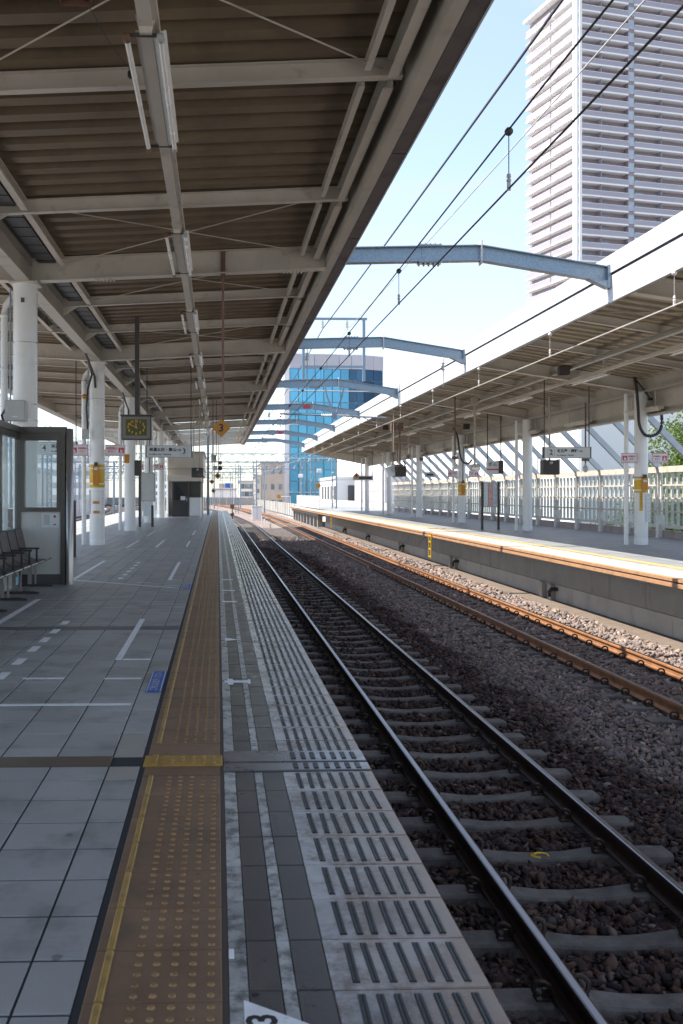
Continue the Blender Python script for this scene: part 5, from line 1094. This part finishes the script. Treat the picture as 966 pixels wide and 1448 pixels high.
for k, (x, y, h_) in enumerate(((6.2, 125, 6.5), (3.6, 150, 7), (-.6, 165, 7), (-3.2, 190, 7.5), (9.7, 90, 3.4), (8.8, 100, 3.1), (-13.5, 62, 6.6), (-10.4, 95, 6), (-6.2, 130, 7), (-14.4, 78, 6.4))):
    t = thing('line_pole', ['grey catenary pole right of the white cabinet', 'catenary pole left of the white cabinet', 'tall pole left of the lineside signal', 'distant pole in front of the blue-topped building', 'lamp post with white box on the far platform end',
        'second lamp post with white box on the far platform end', 'white pole beyond the left tracks seen through the windbreak', 'blue grey pole between the near columns', 'distant pole over the left tracks', 'slim pole left of the second near column'][k], 'pole', (x, y, -1.4))
    part('pole', MB().tube((x, y, -1.4), (x, y, h_ - 1.4 + (1.4 if 4 <= k <= 5 else 0)), .11 if k not in (4, 5) else .06, 8), 'galv', t)
    if k in (4, 5): part('lamp_box', MB().ctile(x - .22, x + .22, y - .15, y + .15, h_ - .05, h_ + .30, .03), 'white', t)
    else: part('cross_arm', MB().box(x - .9, x + .9, y - .04, y + .04, h_ - 2.0, h_ - 1.92), 'galv', t)
# lineside things
t = thing('relay_cabinet', 'white lineside cabinet standing on the ballast in the distance', 'cabinet', (4.2, 96, -1.36)); part('case', MB().ctile(3.5, 4.5, 96, 97, -1.3, -.02, .02), 'white', t); part('roof', MB().box(3.44, 4.56, 95.94, 97.06, -.018, .05), 'grey_box', t); part('door_gap', MB().box(3.99, 4.01, 95.985, 95.998, -1.2, -.1), 'gutter', t)
t = thing('dwarf_signal', 'dark dwarf signal on a short post between the distant tracks', 'signal', (1.1, 88, -1.36)); part('post', MB().tube((1.35, 88, -1.36), (1.35, 88, .3), .05, 8), 'dark_steel', t); part('lamp_head', MB().lathe([(.001, 0), (.18, .02), (.18, .2), (.001, .22)], (1.35, 87.8, -.55), 14, axis='y'), 'dark_steel', t, True); part('lamp_head', MB().box(1.15, 1.55, 87.85, 88.1, -.05, .35), 'rust_pole', t)
for k, (x, y) in enumerate(((3.9, 70), (4.0, 80), (4.1, 88))):
    solo('marker_post', MB().tube((x, y, -1.36), (x, y, -.85), .05, 6).lathe([(.05, -.85), (.03, -.8), (.001, -.79)], (x, y, 0), 6), 'white', ['nearest', 'middle', 'farthest'][k] + ' short white marker post on the sunlit ballast', 'marker post', (x, y, -1.36))
for k, (x, y, z) in enumerate(((9.45, 88.5, 2.1), (7.0, 108, 1.0))):
    t = thing('warning_disc', ['orange disc sign by the lamp post at the far platform end', 'low orange disc sign in front of the blue glass tower'][k], 'sign', (x, y, z)); part('disc', MB().lathe([(.24, 0), (.24, .02), (.001, .021)], (x, y, z), 12, axis='y').lathe([(.001, -.001), (.24, 0)], (x, y, z), 12, axis='y'), 'orange', t); part('arm', MB().tube((x, y + .05, z), (x + 1.3, y + .05, z), .03, 6).tube((x + 1.3, y + .05, z), (x + 1.3, y + .05, FZ if k == 0 else -1.4), .035, 6), 'white', t)

# ================================================================== BUILDINGS AND TREES BEYOND
def lpart(name, mb, mats, parent, loc=(0, 0, 0), rot=None):      # a mesh in the local coordinates of its thing
    o = link(name, mb.mesh(name, mats) if isinstance(mb, MB) else mb, parent); o.location = loc
    if rot: o.rotation_euler = rot
    return o
# ---- condominium tower
tw = thing('apartment_tower', 'tall mauve and white condominium tower with stacked balconies above the far canopy', 'tower', (81.3, 211.6, -9), rz=R(13.3))
FH = 3.0; NF = 42; TH = NF * FH
lpart('core', MB().box(1.7, 38, 1.7, 22, 0, TH + .8), 'tower_wall', tw)
lpart('corner_pier', MB().box(-.05, .5, -.05, .5, 0, TH + 1.2), 'tower_white', tw); lpart('corner_pier', MB().box(1.0, 1.35, -.06, .5, 0, TH + 1.2), 'tower_white', tw); lpart('corner_pier', MB().box(-.06, .5, 1.0, 1.4, 0, TH + 1.2), 'tower_white', tw)
lpart('roof_crown', MB().box(-.1, 38, -.1, 22.2, TH + 1.201, TH + 1.9), 'tower_white', tw)
def balc(L_, axis):
    b = MB()
    if axis == 'x':     # front face, runs along x
        b.box(0, L_, 0, 1.7, 0, .34, 1); b.box(.0, L_, 0, .12, .342, 1.42, 0); b.box(0, .1, .12, 1.68, .342, 1.42, 1); b.box(L_ - .1, L_, .12, 1.68, .342, 1.42, 1)
        b.box(0, L_, -.03, .15, 1.422, 1.50, 1)
    else:
        b.box(0, 1.7, 0, L_, 0, .34, 1); b.box(0, .12, 0, L_, .342, 1.42, 0); b.box(.12, 1.68, 0, .1, .342, 1.42, 1); b.box(.12, 1.68, L_ - .1, L_, .342, 1.42, 1); b.box(-.03, .15, 0, L_, 1.422, 1.50, 1)
    return b.mesh('balcony', ['mauve', 'tower_white'])
bays = [('x', 1.4, 12.3), ('x', 15.4, 22), ('y', 1.45, 8.6), ('y', 10.5, 10.6)]
BM = [balc(L_, ax) for ax, s, L_ in bays]
WIN = MB().box(0, 2.2, -.03, .02, .36, 2.4).mesh('window', 'tower_glass'); WINY = MB().box(-.03, .02, 0, 2.2, .36, 2.4).mesh('window', 'tower_glass'); DIV = MB().box(-.04, .04, .15, 1.66, .36, 2.98).mesh('divider', 'mauve')
REC = MB().box(0, 1.5, .25, .4, .5, 2.6).mesh('window', mat('pale_stair_glass', (.34, .38, .44), .2, v=.12, s=.5))
lpart('stair_wall', MB().box(13.8, 15.3, .42, 1.69, 0, TH), 'tower_wall', tw)
for f_ in range(3, NF):
    z = f_ * FH
    for (ax, s, L_), me in zip(bays, BM):
        bo_ = lpart('balcony', me, None, tw, (s, 0, z) if ax == 'x' else (0, s, z))
        if f_ > 12:
            for q in ((1.2, 6.2) if ax == 'x' else (1.0, 5.2)):
                w = link('window', WIN if ax == 'x' else WINY, bo_); w.location = (q, 1.68, 0) if ax == 'x' else (1.68, q, 0)
            if ax == 'x': w = link('divider', DIV, bo_); w.location = (5.2 if s < 5 else 7.4, 0, 0)
    lpart('stair_window', REC, None, tw, (13.85, 0, z))
# ---- blue glass office tower
gt = thing('glass_tower', 'blue glass office tower with grey top rising beyond the canopies', 'office tower', (19.7, 258, -9))
P0, P1, P2 = Vector((19.7, 258, 0)), Vector((40.4, 260.5, 0)), Vector((46.3, 263.4, 0)); top_g = 35.6; top_c = 39.6
b = MB().prism([(P0.x, P0.y + .3), (P1.x, P1.y + .3), (P2.x, P2.y + .3), (P2.x, 290), (P0.x, 290)], -9, top_g, axis='z'); part('core', b, 'mullion', gt)
def facade(A, B, n, m, rowsz, ph):
    d = (B - A) / n; nrm = Vector((d.y, -d.x, 0)).normalized()
    for i in range(n):
        for z0 in rowsz:
            p = A + d * i + d.normalized() * .12; q = A + d * (i + 1) - d.normalized() * .12; e = nrm * .10
            b = MB().hexa([p, q, q + e, p + e, p + Vector((0, 0, ph)), q + Vector((0, 0, ph)), q + e + Vector((0, 0, ph)), p + e + Vector((0, 0, ph))]); b.v = [(v[0], v[1], v[2] + z0) for v in b.v]
            part('glass_pane', b, m, gt)
rz_ = [top_g - 3.1 * (k + 1) + .12 for k in range(14)]
Pm = P0 + (P1 - P0) * .80
facade(P0, Pm, 7, 'blue_glass', rz_, 2.9); facade(Pm, P1, 2, 'navy_glass', rz_, 2.9); facade(P1, P2, 2, 'navy_glass', rz_, 2.9)
for k, z in enumerate((29.4, 20.1, 10.8, 1.5)): part('band', MB().bar(P0 - Vector((0, .35, 0)), P1 - Vector((0, .35, 0)), .3, z, z + .22).bar(P1 - Vector((0, .35, 0)), P2 - Vector((0, .35, 0)), .3, z, z + .22), 'tower_white', gt)
for i in range(6):
    a = P0 + (P1 - P0) * (i / 6); c = P0 + (P1 - P0) * ((i + 1) / 6 - .006); part('top_panel', MB().bar(a, c, .5, top_g + .01, top_c), 'cap_grey', gt)
for i in range(2): part('top_panel', MB().bar(P1 + (P2 - P1) * (i / 2), P1 + (P2 - P1) * ((i + 1) / 2 - .01), .5, top_g + .01, top_c - .05), 'cap_grey', gt)
part('roof', MB().prism([(P0.x, P0.y + .5), (P1.x, P1.y + .5), (P2.x, P2.y + .5), (P2.x, 290), (P0.x, 290)], top_g + .1, top_c - .1, axis='z'), 'cap_grey', gt)
part('side_pier', MB().box(18.2, 19.65, 258.2, 285, -9, 36.5), 'tower_white', gt)
# ---- long white building behind the far platform
wb = thing('white_building', 'long windowless white panel building behind the far platform', 'building', (24, 100, -9))
part('core', MB().box(24.06, 46, 62, 190, -9, 12.2), 'white_wall', wb)
for i in range(16):
    for j in range(3):
        part('wall_panel', MB().box(24.0, 24.055, 62 + 8 * i + .04, 62 + 8 * i + 7.96, -9 + 7 * j + .04, -9 + 7 * j + 6.96), 'white_wall', wb)
part('end_panel', MB().box(24.1, 46, 61.94, 61.995, -9, 12), 'white_wall', wb)
for i, (y, z, h_, w) in enumerate(((76, 1.2, 2.6, 1.4), (84, 2.0, 2.2, 1.2), (93, .5, 3.6, 1.6), (102, 3.2, 1.6, 1.8), (116, .5, 2.5, 1.5), (70, .0, 4.2, 2.6))):
    o = part('vent', MB().box(23.93, 23.995, y, y + w, z, z + h_), 'grey_box', wb); part('louvre', MB().box(23.9, 23.925, y + .1, y + w - .1, z + h_ * .45, z + h_ * .55), 'fence_bar', o)
an = thing('white_annex', 'low white annex with tall dark openings beyond the far platform end', 'building', (20, 150, -9))
part('body', MB().box(18.4, 23.2, 146, 170, -9, 3.6), 'white_wall', an); part('roof', MB().box(18.2, 23.4, 145.8, 170.2, 3.602, 4.0), 'white', an)
for i in range(5): part('opening', MB().box(18.32, 18.395, 146.8 + i * 4.2, 149.2 + i * 4.2, -1.5, 2.5), 'gutter', an)
part('front_opening', MB().box(20.2, 21.6, 145.92, 145.995, -1.5, 2.6), 'gutter', an)
gw = thing('grey_wall_building', 'grey blue block wall building between annex and white building', 'building', (22, 130, -9))
for j in range(6):
    for i in range(6): part('wall_block', MB().box(21.0, 23.3, 118 + 4.4 * i + .03, 118 + 4.4 * i + 4.37, -4 + 1.4 * j + .02, -4 + 1.4 * j + 1.38), 'cap_grey', gw)
part('core', MB().box(21.1, 23.4, 118, 144.5, -9, 4.35), 'cap_grey', gw)
# low block wall along the far side of the viaduct
lw = thing('viaduct_parapet', 'low beige block parapet along the far side of the viaduct', 'wall', (14.6, 60, -.3))
for k in range(60): part('parapet_block', MB().box(14.45, 14.7, 78 + k * 1.5 + .02, 78 + k * 1.5 + 1.48, -1.6, .55), 'concrete_l', lw)
# ---- distant buildings seen at the end of the line
def block(label, x0, x1, y0, y1, z1, m, wins=None, wm='navy_glass', roofm='grey_box', cat='building'):
    t = thing('city_building', label, cat, ((x0 + x1) / 2, y0, -9)); part('wall', MB().box(x0, x1, y0, y1, -9, z1), m, t); part('roof', MB().box(x0 - .3, x1 + .3, y0 - .3, y1, z1 + .002, z1 + .5), roofm, t)
    if wins:
        nx_, nz_, w, h_, za = wins
        for i in range(nx_):
            for j in range(nz_):
                xc = x0 + (x1 - x0) * (i + .5) / nx_; zc = za + (z1 - za) * (j + .5) / nz_; part('window', MB().box(xc - w / 2, xc + w / 2, y0 - .12, y0 - .02, zc - h_ / 2, zc + h_ / 2), wm, t)
    return t
block('beige brick building with a few small windows below the lattice gantries', 10.8, 16.6, 235, 255, 8.8, 'beige_wall', (3, 3, .8, 1.3, -3), 'tower_glass')
block('lower beige wing with pale windows left of the brick building', 9.3, 10.7, 234, 250, 5.4, 'cream_wall', (1, 4, .6, 1.0, -4), 'tower_glass')
block('white apartment block with rows of balconies at the end of the line', 5.8, 9.6, 250, 270, 4.2, 'white_wall', (3, 4, 1.2, 1.3, -4), 'tower_glass')
block('white warehouse with a blue and pink upper band at the end of the line', -1.5, 5.4, 290, 310, 2.3, 'white_wall')
t = thing('billboard', 'blue sign board between pink panels on the distant warehouse roof', 'billboard', (2.5, 289, 2.8))
for x0, x1, m in ((.3, 1.3, 'beige_wall'), (1.35, 2.2, 'brick'), (2.25, 3.9, 'blue_paint'), (3.95, 4.8, 'brick')): part('panel', MB().box(x0, x1, 289, 289.4, 2.9, 4.4 if m == 'blue_paint' else 4.3), m, t)
block('dark blue grey rooftop block behind the distant poles', 7.4, 10.4, 330, 350, 3.4, 'cap_grey')
block('pale grey building behind the beige building', 22, 34, 330, 350, 14, 'cap_grey', (4, 5, 1.4, 1.4, 0), 'tower_glass')
block('wide hazy white building far left of the line', -26, -9, 340, 360, 7.5, 'white_wall', (6, 3, 1.6, 1.3, 0), 'tower_glass')
# dark wall and fence along the outside of the curve
fw = thing('line_fence', 'long grey concrete fence along the outside of the distant curve', 'fence', (4, 215, -1.4))
for k in range(24): part('fence_panel', MB().box(-30 + k * 1.6 + .03, -30 + k * 1.6 + 1.57, 216, 216.2, -1.4, .35), 'deck', fw)
for k in range(30): part('fence_panel', MB().box(9.4 - k * .06, 9.55 - k * .06, 104 + k * 3.2, 104 + k * 3.2 + 3.1, -1.4, .1), 'deck', fw)
# ---- left side: parking building, white wall, yellow cabinet
pk = thing('parking_building', 'white multi-storey car park with dark horizontal openings seen between the near columns', 'building', (-40, 190, -9))
part('core', MB().box(-75, -25.2, 190.6, 220, -9, 11), 'fence_bar', pk)
for k in range(8): part('deck_band', MB().box(-75, -25, 190, 190.6, -9 + 2.5 * k, -9 + 2.5 * k + 1.35), 'white_wall', pk)
for k in range(9): part('pillar', MB().box(-75 + k * 6.2, -74.4 + k * 6.2, 190.1, 190.61, -9, 11), 'white_wall', pk)
part('parapet', MB().box(-75.2, -24.8, 189.8, 190.3, 11, 11.9), 'white_wall', pk)
nw = thing('noise_wall', 'long white ribbed noise wall beyond the left tracks', 'wall', (-16.4, 60, -1.4))
for k in range(46): part('wall_panel', MB().box(-16.45, -16.37, 28 + k * 2 + .02, 28 + k * 2 + 1.98, -1.45, .55), 'white_fascia', nw); 
for k in range(24): part('wall_post', MB().box(-16.36, -16.26, 28 + k * 4 - .06, 28 + k * 4 + .06, -1.45, .6), 'white', nw)
part('wall_base', MB().box(-16.6, -16.2, 26, 122, -1.6, -1.452), 'deck', nw)
block('cream building with an angled yellow roof beyond the left noise wall', -34, -22, 110, 126, 4.0, 'cream_wall', (4, 2, 1.2, 1.2, -1), 'tower_glass')
block('pale blue glass building far beyond the windbreak', -52, -42, 150, 170, 5.5, 'cap_grey', (5, 3, 1.2, 1.4, -2), 'blue_glass')
block('tall white slab behind the left canopy edge', -70, -55, 240, 260, 26, 'white_wall', (6, 9, 1.4, 1.2, 0), 'tower_glass')
t = thing('lineside_box', 'yellow and black lineside box beyond the left platform edge', 'box', (-7.9, 36, -1.3)); part('case', MB().ctile(-7.75, -7.35, 36, 36.4, -1.3, .75, .02), 'yellow', t); part('stripe', MB().box(-7.76, -7.34, 35.99, 35.998, -.1, .2), 'black', t); part('stripe', MB().box(-7.76, -7.34, 35.99, 35.998, .4, .6), 'black', t)
t = thing('maintenance_cart', 'dark maintenance cart with red end standing on the far left track', 'cart', (-12.4, 62, -1.1)); part('body', MB().ctile(-13.4, -11.4, 60, 66, -.75, .45, .05), 'gutter', t); part('end_panel', MB().box(-13.3, -11.5, 59.95, 59.995, -.6, .3), 'rust_pole', t)
for x in (-12.97, -11.83): part('wheel', MB().lathe([(.001, -.06), (.28, -.05), (.28, .05), (.001, .06)], (x, 61, -.85), 12, axis='y').tube((x - .05, 61, -.85), (x + .05, 61, -.85), .27, 12), 'dark_steel', t)
# ---- trees behind the fence
def tree(x, y, h_, r, label, nleaf, seed, shrub=False):
    rg = np.random.default_rng(seed); t = thing('garden_tree' if not shrub else 'garden_shrub', label, 'tree' if not shrub else 'shrub', (x, y, -9 if not shrub else -.4)); z0 = -9 if not shrub else -.4
    b = MB()
    if not shrub:
        b.tube((x, y, z0), (x + .2, y, z0 + h_ * .45), .38, 9, .24)
        for k in range(9):
            a = k * 2.4; zz = z0 + h_ * (.35 + .05 * k); b.tube((x + .1, y, zz), (x + .1 + math.cos(a) * r * .65, y + math.sin(a) * r * .65, zz + h_ * .2), .14, 6, .03)
    else:
        for k in range(5): b.tube((x, y, z0), (x + math.cos(k * 1.3) * r * .5, y + math.sin(k * 1.3) * r * .5, z0 + h_ * .7), .02, 5, .006)
    part('trunk', b, 'bark', t)
    nc = 70 if not shrub else 9; C = []
    while len(C) < nc:
        p = rg.uniform(-1, 1, 3)
        if .25 < np.linalg.norm(p) < 1: C.append(p * np.array([r, r, h_ * .33 if not shrub else h_ * .4]) * .86)
    C = np.array(C) + np.array([x, y, z0 + h_ * (.64 if not shrub else .55)]); cr = r * .30 if not shrub else r * .5
    ci = C[rg.integers(0, nc, nleaf)]; dv = rg.normal(0, 1, (nleaf, 3)); dv /= np.linalg.norm(dv, axis=1)[:, None]; pos = ci + dv * (cr * rg.uniform(.45, 1.05, nleaf) ** .5)[:, None]
    n1 = rg.normal(0, 1, (nleaf, 3)) + dv * .6 + np.array([0, 0, .5]); n1 /= np.linalg.norm(n1, axis=1)[:, None]; u = np.cross(n1, rg.normal(0, 1, (nleaf, 3))); u /= np.linalg.norm(u, axis=1)[:, None]; v = np.cross(n1, u)
    s = rg.uniform(.7, 1.25, nleaf)[:, None] * (.085 if not shrub else .05)
    V = np.stack([pos - u * s, pos + v * s * .5 + n1 * s * .15, pos + u * s, pos - v * s * .5 + n1 * s * .15], 1).reshape(-1, 3) - np.array(wl(t)); me = bpy.data.meshes.new('crown'); me.from_pydata(V.tolist(), [], [(4 * k, 4 * k + 1, 4 * k + 2, 4 * k + 3) for k in range(nleaf)])
    at = me.attributes.new('tone', 'FLOAT', 'FACE'); at.data.foreach_set('value', np.clip(rg.beta(2, 2, nleaf), 0, 1).astype(np.float32)); me.materials.append(LEAF); link('crown', me, t)
    return t
LEAF = bpy.data.materials.new('leaf_foliage'); LEAF.use_nodes = True; N = LEAF.node_tree.nodes; L = LEAF.node_tree.links; P = N['Principled BSDF']; P.inputs['Roughness'].default_value = .5
at = N.new('ShaderNodeAttribute'); at.attribute_name = 'tone'; rp = N.new('ShaderNodeValToRGB'); e = rp.color_ramp.elements; e[0].color = (.025, .06, .010, 1); e[1].color = (.24, .27, .03, 1); e.new(.55).color = (.085, .15, .02, 1)
L.new(at.outputs['Fac'], rp.inputs[0]); L.new(rp.outputs[0], P.inputs['Base Color']); tl = N.new('ShaderNodeBsdfTranslucent'); L.new(rp.outputs[0], tl.inputs[0]); mx = N.new('ShaderNodeMixShader'); mx.inputs[0].default_value = .35
L.new(P.outputs[0], mx.inputs[1]); L.new(tl.outputs[0], mx.inputs[2]); L.new(mx.outputs[0], N['Material Output'].inputs[0])
tree(24.0, 44.5, 15.5, 4.4, 'leafy green tree behind the glazed fence at the right photo edge', 52000, 1); tree(27.5, 51, 15.0, 4.2, 'second leafy tree behind the first, further from the fence', 34000, 2)
for k in range(6): tree(15.3, 25 + 2.4 * k, 1.1, .8, ORD[k].capitalize() + ' low yellow-green shrub showing under the glazed fence', 500, 10 + k, True)
